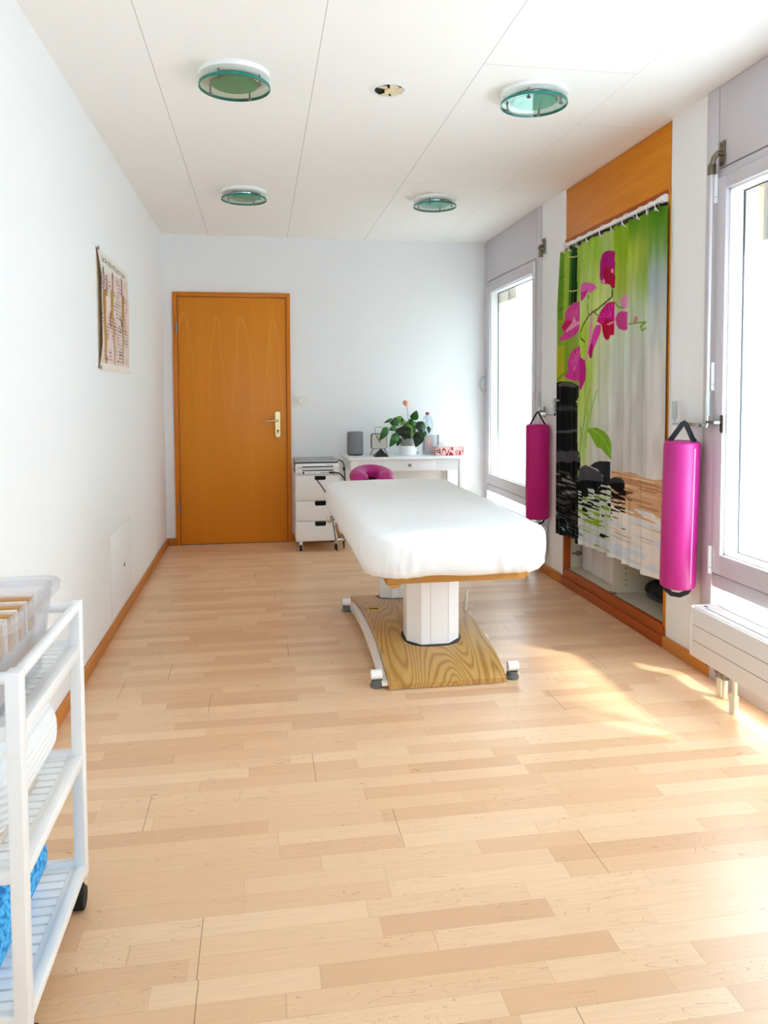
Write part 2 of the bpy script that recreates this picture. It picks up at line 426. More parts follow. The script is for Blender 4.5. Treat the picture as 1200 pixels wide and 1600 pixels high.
for q in ((-.35, -.29, .9, 2.2), (1.44, 1.5, .9, 2.2), (-.29, 1.44, .9, .96), (-.29, 1.44, 2.14, 2.2), (.55, .60, .96, 2.14)): box(b, q[0], q[1], YF-.08, YF-.01, q[2], q[3], .004)
obj('window_frame', b, 'metal_white', w4)
b = B(); box(b, -.29, 1.44, YF-.05, YF-.045, .96, 2.14); obj('pane', b, 'clear_glass', w4, 'clear glass')
b = B()
for y0, y1 in ((4.64, 5.05), (3.08, 3.38), (.40, 1.75), (YF, -1.10)): box(b, XR, 2.15, y0, y1, 0, H)
box(b, 1.935, 2.15, 3.38, 4.64, 2.19, H)
struct('wall_right', b, 'wall')
HB, TB = .06, .014
b = B(); box(b, XL, XL+TB, YF, YB, 0, HB, .003); struct('baseboard_left', b, 'base_wood')
b = B(); box(b, XL+TB, -.686, YB-TB, YB, 0, HB, .003); box(b, .248, XR, YB-TB, YB, 0, HB, .003); struct('baseboard_back', b, 'base_wood')
b = B()
for y0, y1 in ((4.66, 5.05), (3.0, 3.385)): box(b, XR-TB, XR, y0, y1, 0, HB, .003)
struct('baseboard_right', b, 'base_wood')

# terrace outside: paving, balcony slab above, added wall shading the far window, house across
b = B(); box(b, 2.16, 12, -8, 14, -.2, -.02); struct('terrace_paving', b, 'concrete')
b = B(); box(b, 2.16, 3.12, -6, 12, 2.36, 2.52); box(b, 3.02, 3.14, -6, 12, 2.30, 2.56); box(b, -3, 4, -3.3, YF-.12, 2.36, 2.52); struct('slab_and_added_shade', b, 'stucco')  # last box: unseen overhang added to keep sun out of the rear window
b = B(); box(b, 2.45, 5.2, 3.95, 4.1, -.02, 2.3); struct('added_shade_wall', b, 'stucco')  # unseen wall, added to block the sun from the far window
b = B(); box(b, 6.5, 6.7, -6, 12, -.02, 4.0); struct('opposite_facade', b, 'stucco')

def window(n, y0, y1, film, hinge_far, label):
    r = struct('window_%d' % n, loc=(XR, (y0+y1)/2, 0), label=label, cat='window')
    c = .085; X0, X1 = 1.900, 1.99
    b = B()
    box(b, X0, X1, y0, y0+c, 0, H, .003); box(b, X0, X1, y1-c, y1, 0, H, .003)
    box(b, X0+.004, X1, y0+c, y1-c, .40, .455, .003); box(b, X0, X1, y0+c, y1-c, 0, .10, .003)
    box(b, X0+.004, X1, y0+c, y1-c, 2.125, 2.158, .003)
    obj('window_frame', b, 'metal_lilac', r)
    b = B(); box(b, X0+.001, X1-.02, y0+c+.005, y1-c-.005, 2.163, H-.003, .002); obj('upper_panel', b, 'metal_lilac', r)
    b = B(); box(b, X0+.02, X1-.01, y0+c-.002, y1-c+.002, 2.156, H, 0); obj('panel_groove', b, 'grey_groove', r, 'dark groove around the panel')
    s = .066; a0, a1 = y0+c+.002, y1-c-.002
    b = B()
    box(b, X0-.006, X1-.012, a0, a0+s, .462, 2.122, .004); box(b, X0-.006, X1-.012, a1-s, a1, .462, 2.122, .004)
    box(b, X0-.006, X1-.012, a0+s, a1-s, .462, .548, .004); box(b, X0-.006, X1-.012, a0+s, a1-s, 2.066, 2.122, .004)
    obj('sash', b, 'metal_lilac', r)
    b = B()   # reveal linings, white to carry the window light falling on the lilac sash
    for q in ((a0+s, a0+s+.008, .548, 2.066), (a1-s-.008, a1-s, .548, 2.066)): box(b, X0+.012, X1+.002, *q)
    box(b, X0+.012, X1+.002, a0+s, a1-s, .548, .556); box(b, X0+.012, X1+.002, a0+s, a1-s, 2.058, 2.066)
    obj('painted_lit_reveal', b, 'white_paint', r, 'reveal lining with window light put into its white colour')
    b = B(); box(b, 1.976, 1.982, a0+s, a1-s, .55, film); obj('frosted_pane', b, 'frosted_glass', r, 'frosted glass pane')
    b = B(); box(b, 1.976, 1.982, a0+s, a1-s, film, 2.066); obj('clear_pane', b, 'clear_glass', r, 'clear strip of glass above the frosting')
    b = B(); box(b, 1.95, 1.956, y0+c, y1-c, .10, .40); obj('lower_pane', b, 'frosted_glass', r, 'low frosted pane')
    b = B()
    for q in ((a0+s+.008, a0+s+.012, .556, 2.058), (a1-s-.012, a1-s-.008, .556, 2.058)): box(b, 1.970, 1.976, *q)
    box(b, 1.970, 1.976, a0+s+.008, a1-s-.008, 2.054, 2.058); box(b, 1.970, 1.976, a0+s+.008, a1-s-.008, .556, .560)
    obj('gasket', b, 'dark_grey', r, 'dark rubber gasket')
    b = B()
    for q in ((a1-s-.045, a1-s-.02), (a1-s-.085, a1-s-.062)): box(b, 2.05, 2.10, q[0], q[1], .1, 2.2, .003)
    for q in ((a0+s+.02, a0+s+.045),): box(b, 2.05, 2.10, q[0], q[1], .1, 2.2, .003)
    obj('outer_frame', b, 'metal_white', r, 'white outer frame behind the glass')
    hy = y1-.098 if hinge_far else y0+.0
    for z in (2.09, 1.31, .53):
        hyy = y1-.092 if hinge_far else y0+.092
        b = B(); cyl(b, (X0-.012, hyy, z-.045), (X0-.012, hyy, z+.045), .0085, 12); cyl(b, (X0-.012, hyy, z-.072), (X0-.012, hyy, z-.047), .0085, 12); obj('hinge', b, 'metal_white', r, 'white barrel hinge')
    hy = y0+.12 if hinge_far else y1-.055
    b = B(); pts = [(X0-.006, hy, 1.24), (X0-.035, hy, 1.245), (X0-.05, hy, 1.27), (X0-.052, hy, 1.30), (X0-.05, hy, 1.335), (X0-.035, hy, 1.36), (X0-.006, hy, 1.365)]
    tube(b, pts, .007, 10); obj('handle', b, 'grey_plastic', r, 'grey loop handle')
    return r
window(1, 5.05, 6.384, 1.97, False, 'far frosted window between the back wall and the white pier')
window(2, 1.75, 3.08, 1.83, True, 'near frosted window at the right edge of the view')
window(3, -1.10, .40, 1.97, True, 'added unseen frosted window beside the viewer, for fill light')  # unseen window, added for fill light from the right

# door
d = struct('door_1', loc=(-.22, YB, 0), label='closed orange-brown wooden door in the back wall', cat='door')
b = B(); fy = YB-.026
box(b, -.686, -.650, fy, YB, 0, 2.046, .003); box(b, .216, .248, fy, YB, 0, 2.046, .003); box(b, -.650, .216, fy, YB, 2.010, 2.046, .003)
obj('door_frame', b, 'frame_wood', d)
b = B(); box(b, -.646, .212, YB-.016, YB, .006, 2.006, .002); obj('door_leaf', b, 'door_veneer', d)
b = B(); box(b, -.650, .216, YB-.010, YB-.001, .0, 2.010); obj('shadow_gap', b, 'dark_grey', d, 'dark gap round the leaf')
for z in (1.76, .31):
    b = B(); cyl(b, (-.655, fy-.006, z-.042), (-.655, fy-.006, z-.002), .008, 12); cyl(b, (-.655, fy-.006, z+.002), (-.655, fy-.006, z+.042), .008, 12)
    obj('hinge', b, 'steel', d, 'steel barrel hinge')
b = B(); prism(b, rrect(.120, .160, .872, 1.080, .012), 1, YB-.026, YB-.016); hp = obj('handle_plate', b, 'champagne', d, 'pale gold handle plate')
b = B(); tube(b, [(.140, YB-.026, 1.008), (.140, YB-.062, 1.008), (.132, YB-.070, 1.008), (.10, YB-.072, 1.007), (.045, YB-.070, 1.003)], .009, 12); obj('lever', b, 'champagne', hp)
b = B(); cyl(b, (.140, YB-.030, .925), (.140, YB-.0255, .925), .0075, 14); box(b, .137, .143, YB-.030, YB-.0255, .905, .925); obj('keyhole', b, 'dark_hole', hp, 'dark keyhole')
# a small hatch flush in the left wall
hh = struct('trim_1', loc=(XL, 4.35, .05), label='white access hatch low in the left wall', cat='hatch')
b = B(); box(b, XL, XL+.0035, 4.05, 4.66, .075, .512, .0015); obj('hatch_panel', b, 'wall', hh)
b = B()
box(b, XL, XL+.0012, 4.0475, 4.6625, .073, .5145); obj('hatch_joint', b, 'joint_grey', hh, 'fine joint line')
b = B(); cyl(b, (XL+.003, 4.41, .284), (XL+.008, 4.41, .284), .011, 16); obj('hatch_lock', b, 'steel', hh, 'small metal lock')

# ------------------------------------------------------------------ built-in cupboard
cu = thing('built_in_cupboard', (XR, 4.01, 0), 'open cream cupboard recessed in the right wall behind the orchid curtain', 'cupboard')
Y0, Y1, Z0, Z1, XB = 3.38, 4.64, .107, 2.187, 2.42
b = B()
box(b, 1.93, XB, Y0, Y1, Z0-.02, Z0); box(b, XB, XB+.015, Y0, Y1, Z0-.02, Z1)
box(b, 1.945, XB, Y0, Y0+.016, Z0, Z1); box(b, 1.945, XB, Y1-.016, Y1, Z0, Z1); box(b, 1.93, XB, Y0, Y1, Z1-.0, Z1+.018)
obj('carcass', b, 'cupboard_cream', cu)
b = B(); box(b, 1.935, XB, 3.990, 4.008, Z0, Z1, .001); dv = obj('divider', b, 'cupboard_cream', cu)
for k in range(5):
    b = B(); cyl(b, (2.01, 3.9905, .15+.032*k), (2.01, 3.9885, .15+.032*k), .0035, 10); obj('peg_hole', b, 'dark_hole', dv, 'small dark peg hole')
b = B(); box(b, 1.925, 1.95, 3.975, 4.02, Z0, Z0+.006, .001); obj('angle_clip', b, 'steel', dv, 'small metal foot clip')
b = B(); box(b, 1.905, 1.945, Y0, Y0+.018, Z0-.02, Z1, .001); obj('jamb', b, 'header_wood', cu, 'thin wooden jamb')
b = B(); box(b, 1.905, 1.945, Y1-.030, Y1, Z0-.02, Z1, .001); obj('jamb', b, 'plinth_wood', cu, 'wooden jamb')
b = B(); box(b, 1.913, 1.934, Y0, Y1, Z1+.001, H-.004, .002); obj('header_panel', b, 'header_wood', cu, 'golden-brown wooden panel above the opening')
b = B(); box(b, 1.906, 1.94, Y0, Y1, Z1-.03, Z1-.001, .002); obj('head_rail', b, 'plinth_wood', cu, 'darker wooden rail')
b = B(); box(b, 1.905, 1.935, Y0, Y1, .055, Z0, .002); box(b, 1.896, 1.935, Y0, Y1+.02, 0, .053, .003); obj('plinth', b, 'plinth_wood', cu, 'red-brown wooden plinth')
b = B(); cyl(b, (2.0, Y1-.016, .20), (2.0, Y1-.022, .20), .018, 18); box(b, 1.96, 2.03, Y1-.03, Y1-.016, .194, .208, .002); obj('hinge_cup', b, 'steel', cu, 'bare metal hinge')
for k, (ya, yb, xa, lab) in enumerate(((4.455, 4.60, 2.018, 'white file box in the cupboard nearest its far jamb'), (4.285, 4.44, 2.015, 'middle of the three white file boxes in the cupboard'), (4.025, 4.27, 2.010, 'wide white file box in the cupboard nearest the divider'))):
    t = thing('file_box', (2.25, (ya+yb)/2, Z0), lab, 'box', 'white file boxes in the cupboard')
    b = B(); box(b, xa, 2.40, ya, yb, Z0+.001, .42, .003); obj('box_body', b, 'box_white', t)
    b = B(); box(b, xa-.003, 2.402, ya-.003, yb+.003, .38, .425, .003); obj('lid', b, 'box_white', t)
t = thing('shoe', (2.14, 3.82, Z0), 'black dotted shoe with grey sole on the cupboard floor', 'shoe')
b = B()
def shoe_up(u, v):
    y_ = 3.955-.25*u; wd = .055*math.sin(PI*(.12+.80*u))**.5; a = PI*v
    return (2.14+wd*math.cos(a), y_, Z0+.022+(.070+.030*u)*math.sin(a)**.8*math.sin(PI*(.1+.85*u))**.5)
grid(b, shoe_up, 18, 14); obj('upper', b, 'dotted_black', t)
b = B(); prism(b, [(2.14+.060*math.cos(a), 3.83+.132*math.sin(a)) for a in [2*PI*k/28 for k in range(28)]], 2, Z0+.001, Z0+.024); obj('sole', b, 'dark_grey', t, 'grey sole')

# curtain rod, rings, printed curtain
RX, RZ = 1.893, 2.143
t = thing('curtain_rod', (RX, 4.01, RZ), 'white curtain rod across the cupboard opening under the wooden panel', 'curtain rod')
b = B(); cyl(b, (RX, Y0+.05, RZ), (RX, Y1-.06, RZ), .0118, 20); obj('rod', b, 'white_gloss', t)
for y in (Y0+.0185, Y1-.0645):
    b = B(); cyl(b, (RX, y, RZ), (RX, y+.034, RZ), .019, 20); obj('end_cap', b, 'white_gloss', t)
ORD = ['nearest', 'second', 'third', 'fourth', 'fifth', 'sixth', 'seventh', 'eighth', 'ninth', 'farthest']
ring0 = None
for k, y in enumerate((3.44, 3.52, 3.62, 3.775, 3.905, 4.045, 4.22, 4.365, 4.48, 4.558)):
    lab = 'white curtain ring, %s from the near end of the rod' % ORD[k] if 0 < k < 9 else 'white curtain ring %s on the rod' % ORD[k]
    if ring0 is None:
        ring0 = thing('curtain_ring', (RX, y, RZ), lab, 'curtain ring', 'white curtain rings')
        b = B(); torus(b, (RX, y, RZ-.0225), .0345, .0023, 'y', n=28, seg=6); obj('hoop', b, 'white_gloss', ring0)
        b = B(); torus(b, (RX-.030, y, RZ-.046), .006, .0018, 'y', n=14, seg=6); obj('hook', b, 'white_gloss', ring0)
    else: dup(ring0, (0, y-3.44, 0), lab)
# curtain print: outlines in the cloth's own plane (millimetres along the rail, millimetres above the floor)
CUR_POLY=[((92, 138, 30), [(4665, 2119), (4582, 2117), (4588, 1682), (4666, 1690)]), ((150, 178, 62), [(4570, 2115), (4487, 2119), (4495, 1674), (4570, 1681)]), ((16, 52, 8), [(4455, 2113), (4380, 2112), (4376, 1770), (4472, 1762)]), ((60, 110, 20), [(4487, 2116), (4450, 2112), (4469, 1762), (4505, 1759)]), ((165, 165, 25), [(4681, 1529), (4567, 1522), (4563, 1303), (4686, 1305)]), ((120, 150, 40), [(4559, 1541), (4501, 1537), (4497, 1334), (4564, 1336)]), ((168, 22, 112), [(4066, 1947), (4053, 1974), (4034, 1994), (3994, 2003), (3942, 1997), (3885, 1980), (3881, 1809), (3925, 1809), (3964, 1820), (4017, 1825), (4044, 1837), (4069, 1876)]), ((165, 18, 62), [(4022, 1893), (4005, 1913), (3959, 1915), (3914, 1899), (3882, 1882), (3880, 1786), (3918, 1786), (3944, 1812), (3990, 1833), (4021, 1863)]), ((228, 140, 178), [(3933, 1885), (3921, 1897), (3899, 1888), (3901, 1871), (3924, 1872)]), ((215, 130, 175), [(4044, 1843), (4021, 1858), (3997, 1834), (4017, 1825)]), ((208, 92, 165), [(4323, 1814), (4316, 1863), (4286, 1875), (4212, 1861), (4140, 1845), (4105, 1816), (4154, 1808), (4196, 1798), (4218, 1813), (4255, 1787), (4299, 1768), (4322, 1767)]), ((185, 50, 130), [(4316, 1819), (4255, 1821), (4219, 1816), (4255, 1790), (4299, 1771), (4319, 1770)]), ((198, 62, 135), [(4554, 1686), (4554, 1719), (4505, 1753), (4424, 1773), (4330, 1768), (4327, 1633), (4349, 1591), (4436, 1565), (4534, 1556), (4664, 1558), (4569, 1601), (4613, 1641), (4579, 1655), (4562, 1673)]), ((186, 28, 78), [(4613, 1641), (4553, 1673), (4470, 1668), (4429, 1648), (4552, 1610)]), ((225, 140, 180), [(4446, 1656), (4430, 1681), (4382, 1657), (4324, 1648), (4327, 1636), (4535, 1602), (4552, 1612)]), ((188, 22, 114), [(4101, 1631), (4081, 1659), (4040, 1690), (3988, 1714), (3936, 1720), (3885, 1716), (3881, 1543), (3893, 1535), (3932, 1538), (3944, 1519), (3977, 1515), (4010, 1535), (4031, 1572), (4038, 1602)]), ((178, 12, 52), [(4032, 1601), (3986, 1632), (3895, 1612), (3881, 1548), (3932, 1541), (3950, 1519), (3983, 1521), (4017, 1553)]), ((225, 120, 140), [(3978, 1602), (3933, 1610), (3889, 1610), (3889, 1603), (3946, 1594)]), ((188, 64, 128), [(3870, 1627), (3846, 1650), (3797, 1656), (3738, 1644), (3736, 1554), (3771, 1551), (3832, 1567), (3867, 1598)]), ((204, 128, 168), [(3817, 1711), (3787, 1730), (3740, 1735), (3739, 1669), (3774, 1662), (3804, 1676)]), ((218, 118, 176), [(4186, 1639), (4173, 1704), (4158, 1703), (4156, 1606), (4204, 1475), (4232, 1403), (4247, 1416), (4212, 1519)]), ((208, 60, 156), [(4142, 1581), (4107, 1611), (4045, 1605), (4045, 1573), (4091, 1523), (4146, 1472), (4160, 1424), (4188, 1426), (4211, 1457), (4190, 1505)]), ((170, 20, 80), [(4190, 1499), (4154, 1515), (4147, 1478), (4163, 1424), (4186, 1427), (4207, 1457)]), ((202, 50, 142), [(4507, 1413), (4483, 1458), (4426, 1488), (4324, 1506), (4315, 1437), (4254, 1416), (4239, 1366), (4245, 1304), (4304, 1248), (4327, 1242), (4336, 1299), (4447, 1304), (4547, 1322), (4556, 1349), (4497, 1367)]), ((178, 34, 120), [(4331, 1432), (4315, 1437), (4254, 1416), (4239, 1366), (4245, 1304), (4304, 1248), (4327, 1242)]), ((186, 118, 130), [(3673, 1592), (3663, 1612), (3635, 1614), (3623, 1598), (3639, 1578), (3662, 1577)]), ((14, 14, 14), [(4689, 1294), (4615, 1300), (4447, 1294), (4338, 1268), (4337, 1210), (4365, 1178), (4351, 1140), (4351, 897), (4692, 873)]), ((78, 78, 72), [(4659, 1284), (4563, 1295), (4447, 1291), (4358, 1268), (4414, 1260), (4580, 1271), (4658, 1267)]), ((200, 200, 180), [(4693, 1187), (4622, 1179), (4692, 1172)]), ((200, 200, 180), [(4399, 1175), (4346, 1179), (4349, 1171)]), ((52, 53, 56), [(4683, 1131), (4595, 1149), (4444, 1148), (4351, 1137), (4351, 1112), (4443, 1122), (4577, 1113), (4679, 1117)]), ((74, 75, 78), [(4680, 984), (4524, 995), (4349, 1013), (4352, 998), (4507, 976), (4680, 963)]), ((12, 12, 12), [(4698, 969), (4351, 987), (4346, 885), (4303, 850), (4302, 793), (4337, 764), (4336, 674), (4688, 632)]), ((66, 66, 72), [(4687, 846), (4607, 866), (4521, 860), (4439, 879), (4359, 877), (4308, 849), (4307, 810), (4389, 817), (4486, 794), (4588, 796), (4685, 776)]), ((118, 160, 42), [(4209, 1025), (4081, 1031), (3999, 1017), (3932, 985), (3908, 958), (3906, 865), (3956, 884), (4023, 915), (4092, 922), (4150, 967), (4179, 990), (4216, 1003)]), ((40, 41, 47), [(4175, 805), (4118, 831), (4035, 848), (3916, 853), (3913, 725), (3992, 721), (4000, 768), (4076, 796)]), ((68, 68, 73), [(4333, 771), (4279, 795), (4234, 805), (4132, 797), (4034, 782), (4000, 762), (3999, 732), (4046, 697), (4158, 674), (4277, 669), (4331, 694)]), ((20, 20, 22), [(4327, 701), (4233, 718), (4102, 729), (4003, 732), (4046, 697), (4158, 674), (4277, 669), (4330, 691)]), ((54, 54, 60), [(3914, 760), (3863, 776), (3789, 779), (3755, 766), (3752, 727), (3787, 706), (3861, 702), (3913, 719)]), ((16, 16, 18), [(3913, 736), (3837, 748), (3752, 755), (3752, 727), (3787, 706), (3861, 702), (3913, 719)]), ((14, 14, 14), [(4692, 642), (4336, 684), (4325, 361), (4636, 333), (4671, 476)])]
CUR_LINE=[((190, 196, 120), 5, [(4502, 2060), (4437, 2045), (4379, 2042)]), ((190, 196, 120), 5, [(4523, 1856), (4449, 1842), (4378, 1839)]), ((50, 90, 20), 5, [(4641, 1941), (4606, 1956), (4576, 1952)]), ((50, 90, 20), 5, [(4649, 1748), (4610, 1758), (4586, 1755)]), ((110, 130, 40), 14, [(4677, 1308), (4598, 1337), (4514, 1361)]), ((225, 120, 180), 2, [(4408, 1358), (4474, 1427)]), ((225, 120, 180), 2, [(4408, 1358), (4448, 1445)]), ((225, 120, 180), 2, [(4408, 1358), (4422, 1458)]), ((225, 120, 180), 2, [(4408, 1358), (4397, 1468)]), ((225, 120, 180), 2, [(4408, 1358), (4372, 1474)]), ((225, 120, 180), 2, [(4408, 1358), (4347, 1476)]), ((225, 120, 180), 2, [(4408, 1358), (4322, 1474)]), ((220, 125, 175), 2, [(4398, 1671), (4521, 1715)]), ((220, 70, 160), 2, [(3934, 1639), (4074, 1652)]), ((220, 125, 175), 2, [(4398, 1671), (4475, 1725)]), ((220, 70, 160), 2, [(3934, 1639), (4033, 1668)]), ((220, 125, 175), 2, [(4398, 1671), (4429, 1734)]), ((220, 70, 160), 2, [(3934, 1639), (3993, 1684)]), ((220, 125, 175), 2, [(4398, 1671), (4385, 1744)]), ((220, 70, 160), 2, [(3934, 1639), (3955, 1700)]), ((220, 125, 175), 2, [(4398, 1671), (4342, 1753)]), ((220, 70, 160), 2, [(3934, 1639), (3916, 1715)]), ((78, 84, 34), 8, [(3918, 1791), (3917, 1743), (4095, 1696), (4151, 1687), (4208, 1671), (4281, 1629), (4318, 1588), (4318, 1551), (4264, 1525)]), ((78, 84, 34), 6, [(4095, 1696), (4137, 1685), (4094, 1663)]), ((90, 90, 40), 5, [(4208, 1675), (4224, 1722), (4218, 1795)]), ((110, 130, 50), 6, [(3878, 1707), (3834, 1679), (3786, 1669)]), ((130, 155, 70), 8, [(3719, 1580), (3645, 1580), (3547, 1575), (3595, 1558), (3578, 1538), (3548, 1546)]), ((130, 165, 70), 7, [(4312, 900), (4241, 1130), (4185, 1248)]), ((140, 170, 70), 8, [(4236, 905), (4214, 1106), (4234, 1149)]), ((140, 172, 80), 7, [(4223, 994), (4154, 1150), (4092, 1241)]), ((120, 160, 60), 9, [(4319, 849), (4298, 977), (4307, 1027)]), ((150, 175, 90), 5, [(4265, 822), (4282, 915), (4239, 1011)]), ((150, 185, 70), 4, [(4194, 1020), (4066, 1002), (3971, 954), (3910, 888)])]
CUR_KEY=[((4635, 2007), (120, 160, 40)), ((4586, 1603), (130, 160, 50)), ((4433, 1436), (140, 165, 60)), ((4379, 2042), (150, 180, 70)), ((4305, 2066), (152, 180, 70)), ((4131, 2070), (148, 184, 60)), ((3970, 2074), (165, 190, 105)), ((3913, 1961), (180, 195, 120)), ((4284, 1914), (160, 185, 90)), ((4169, 1861), (172, 196, 92)), ((4004, 1838), (178, 198, 110)), ((4253, 1725), (185, 205, 120)), ((4082, 1706), (196, 210, 120)), ((3962, 1728), (190, 205, 140)), ((4039, 1614), (206, 214, 150)), ((4250, 1540), (165, 195, 60)), ((4202, 1389), (160, 190, 70)), ((4075, 1421), (200, 206, 170)), ((3955, 1415), (196, 200, 175)), ((4243, 1205), (170, 190, 90)), ((4071, 1205), (200, 205, 180)), ((3948, 1101), (196, 194, 180)), ((4106, 915), (200, 196, 185)), ((3942, 856), (198, 194, 186)), ((4265, 979), (180, 195, 120)), ((3819, 2078), (130, 165, 30)), ((3817, 1978), (140, 170, 35)), ((3829, 1846), (160, 180, 70)), ((3798, 1775), (150, 170, 60)), ((3809, 1643), (185, 195, 170)), ((3805, 1476), (188, 196, 175)), ((3801, 1274), (190, 190, 178)), ((3793, 937), (190, 184, 176)), ((3680, 2097), (75, 128, 18)), ((3581, 2091), (100, 145, 30)), ((3689, 1922), (170, 185, 50)), ((3577, 1934), (150, 170, 70)), ((3687, 1825), (165, 180, 110)), ((3573, 1777), (130, 160, 60)), ((3669, 1661), (186, 194, 165)), ((3570, 1651), (180, 192, 165)), ((3629, 1401), (190, 190, 178)), ((3622, 1079), (190, 184, 178)), ((3427, 2101), (70, 122, 16)), ((3365, 1954), (80, 130, 25)), ((3454, 1972), (95, 140, 35)), ((3422, 1891), (150, 165, 150)), ((3448, 1759), (150, 162, 172)), ((3361, 1776), (165, 172, 172)), ((3445, 1637), (178, 184, 176)), ((3355, 1568), (192, 190, 182)), ((3406, 1270), (202, 196, 188)), ((3398, 965), (208, 200, 194))]
def inside(poly, y, z):
    r = np.zeros(y.shape, bool); n = len(poly)
    for i in range(n):
        (y0, z0), (y1, z1) = poly[i], poly[(i+1) % n]
        if z0 == z1: continue
        c = ((z0 > z) != (z1 > z)) & (y < (y1-y0)*(z-z0)/(z1-z0)+y0)
        r ^= c
    return r
def near_line(pts, wd, y, z, sy=1.0):
    r = np.zeros(y.shape, bool)
    for (y0, z0), (y1, z1) in zip(pts, pts[1:]):
        dy, dz = (y1-y0)*sy, z1-z0; L2 = dy*dy+dz*dz+1e-6
        t = np.clip(((y-y0)*sy*dy+(z-z0)*dz)/L2, 0, 1)
        r |= ((y-y0)*sy-t*dy)**2+(z-z0-t*dz)**2 < wd*wd
    return r
def vnoise(y, z, sy, sz, seed):
    rs = np.random.RandomState(seed); T = rs.rand(64, 64)
    a, c = y/sy, z/sz; i, j = np.floor(a).astype(int), np.floor(c).astype(int); fa, fc = a-i, c-j
    fa = fa*fa*(3-2*fa); fc = fc*fc*(3-2*fc); g = lambda p, q: T[p % 64, q % 64]
    return (g(i, j)*(1-fa)+g(i+1, j)*fa)*(1-fc)+(g(i, j+1)*(1-fa)+g(i+1, j+1)*fa)*fc
def lin_np(c):
    c = np.clip(np.asarray(c, float)/255, 0, 1); return np.where(c <= .04045, c/12.92, ((c+.055)/1.055)**2.4)
FOLD = [3.372, 3.530, 3.735, 3.905, 4.330, 4.655]   # pleats
def seg_of(y): return np.clip(np.searchsorted(np.array(FOLD[1:-1])*1000, y), 0, 4)
def curtain_rgb(y, z):
    s = seg_of(y); col = np.zeros(y.shape+(3,)); wsum = np.zeros(y.shape)
    for (ky, kz), c in CUR_KEY:
        d2 = ((y-ky)/60.)**2+((z-kz)/75.)**2
        wt = np.exp(-d2*.5)*np.where(seg_of(np.array([ky]))[0] == s, 1, 1e-3)+1e-7/(1+d2)
        col += wt[..., None]*np.array(c, float); wsum += wt
    col /= wsum[..., None]
    col += ((vnoise(y, z, 40, 160, 1)-.5)*16)[..., None]
    def put(m, c): col[m] = c
    # shore and water, right part
    n1 = vnoise(y, z, 220, 8, 2); n2 = vnoise(y, z, 80, 9, 3); n3 = vnoise(y, z, 120, 13, 4); n4 = vnoise(y, z, 200, 24, 5)
    shore = 812-6*np.sin(y/60.)
    right = (y < 3905)
    w = right & (z < shore)
    put(w, (202, 160, 122)); put(w & (n1 > .62) & (z > 640), (176, 126, 90)); put(w & (n1 < .22) & (z > 720), (226, 196, 170))
    t = np.clip((680-z)/110., 0, 1); mm = w & (n3 < t*1.15)
    put(mm, (222, 214, 206)); put(mm & (n4 > .66), (208, 210, 212)); put(mm & (n1 > .80) & (z > 420), (206, 164, 124))
    put(w & (z < 430) & (n4 > .6), (200, 208, 216)); put(w & (z < 356), (224, 222, 218))
    pts = (y > 3640) & (y < 3905) & (z < 720) & (z > 470)
    put(pts & (y > 3690) & (n2 > .52+(720-z)/900.) & (y > 3735), (22, 20, 20)); put(pts & (y > 3640) & (y <= 3735) & (n2 > .62+(720-z)/600.), (90, 62, 46))
    # middle water with ripples
    mid = (y >= 3905) & (y < 4330) & (z < 742)
    put(mid, (190, 200, 182)); k = np.clip((z-470)/270., 0, 1)
    put(mid & (n2 < .18+.55*k), (18, 18, 18)); put(mid & (n3 > .74) & (z < 640), (132, 158, 40)); put(mid & (z < 470) & (n4 > .5), (196, 202, 206))
    put(mid & (np.abs(n4-.46) < .03) & (z < 470), (126, 152, 40)); put(mid & (z < 352), (216, 218, 214))
    put((y >= 4330) & (z < 735), (14, 14, 14))
    for rgb, p in CUR_POLY: put(inside(p, y, z), rgb)
    for rgb, wd, p in CUR_LINE: put(near_line(p, wd*.62, y, z, .62), rgb)
    # ripples over the dark left water
    left = (y >= 4330) & (z < 735)
    put(left & (n2 > .62) & (z > 420), (66, 66, 66)); put(left & (n3 > .86) & (z < 520), (96, 152, 156)); put(left & (np.abs(n4-.5) < .02) & (z < 450), (90, 110, 130))
    put(left & (n2 > .8) & (z > 560), (120, 120, 118))
    top = z > 2098; col[top] = col[top]*.9
    return col
def curtain_x(y, z):
    i = 0
    while i < 4 and y >= FOLD[i+1]: i += 1
    a, c = FOLD[i], FOLD[i+1]; t = (y-a)/(c-a); am = (.042, .040, .040, .052, .040)[i]
    ramp = t/.92 if t < .92 else 1-(t-.92)/.08
    soft = .006*math.sin(y*47+1.3)+.004*math.sin(y*83)
    hang = .5+.5*min(1, (2.12-z)/.35)
    return 1.889-(am*ramp+soft*(1-abs(2*t-1)**4))*hang
def top_z(y): return 2.112-.008*abs(math.sin((y-3.44)*22))
def bot_z(y): return .330+.012*math.sin((y-3.4)*3.1)+(.010 if 4.33 < y else 0)
NU, NV = 330, 560
uy = np.linspace(FOLD[0], FOLD[-1], NU+1)
verts = []; cy, cz = [], []
for y in uy:
    zt, zb = top_z(y), bot_z(y)
    for j in range(NV+1):
        z = zb+(zt-zb)*j/NV; x = curtain_x(y, z); verts.append((x-XR, y-4.01, z)); cy.append((y+2.2*(1.875-x))*1000); cz.append((z+.53*(z-1.235)*(1.875-x))*1000)
faces = [(i*(NV+1)+j, (i+1)*(NV+1)+j, (i+1)*(NV+1)+j+1, i*(NV+1)+j+1) for i in range(NU) for j in range(NV)]
rgb = lin_np(curtain_rgb(np.array(cy), np.array(cz)))
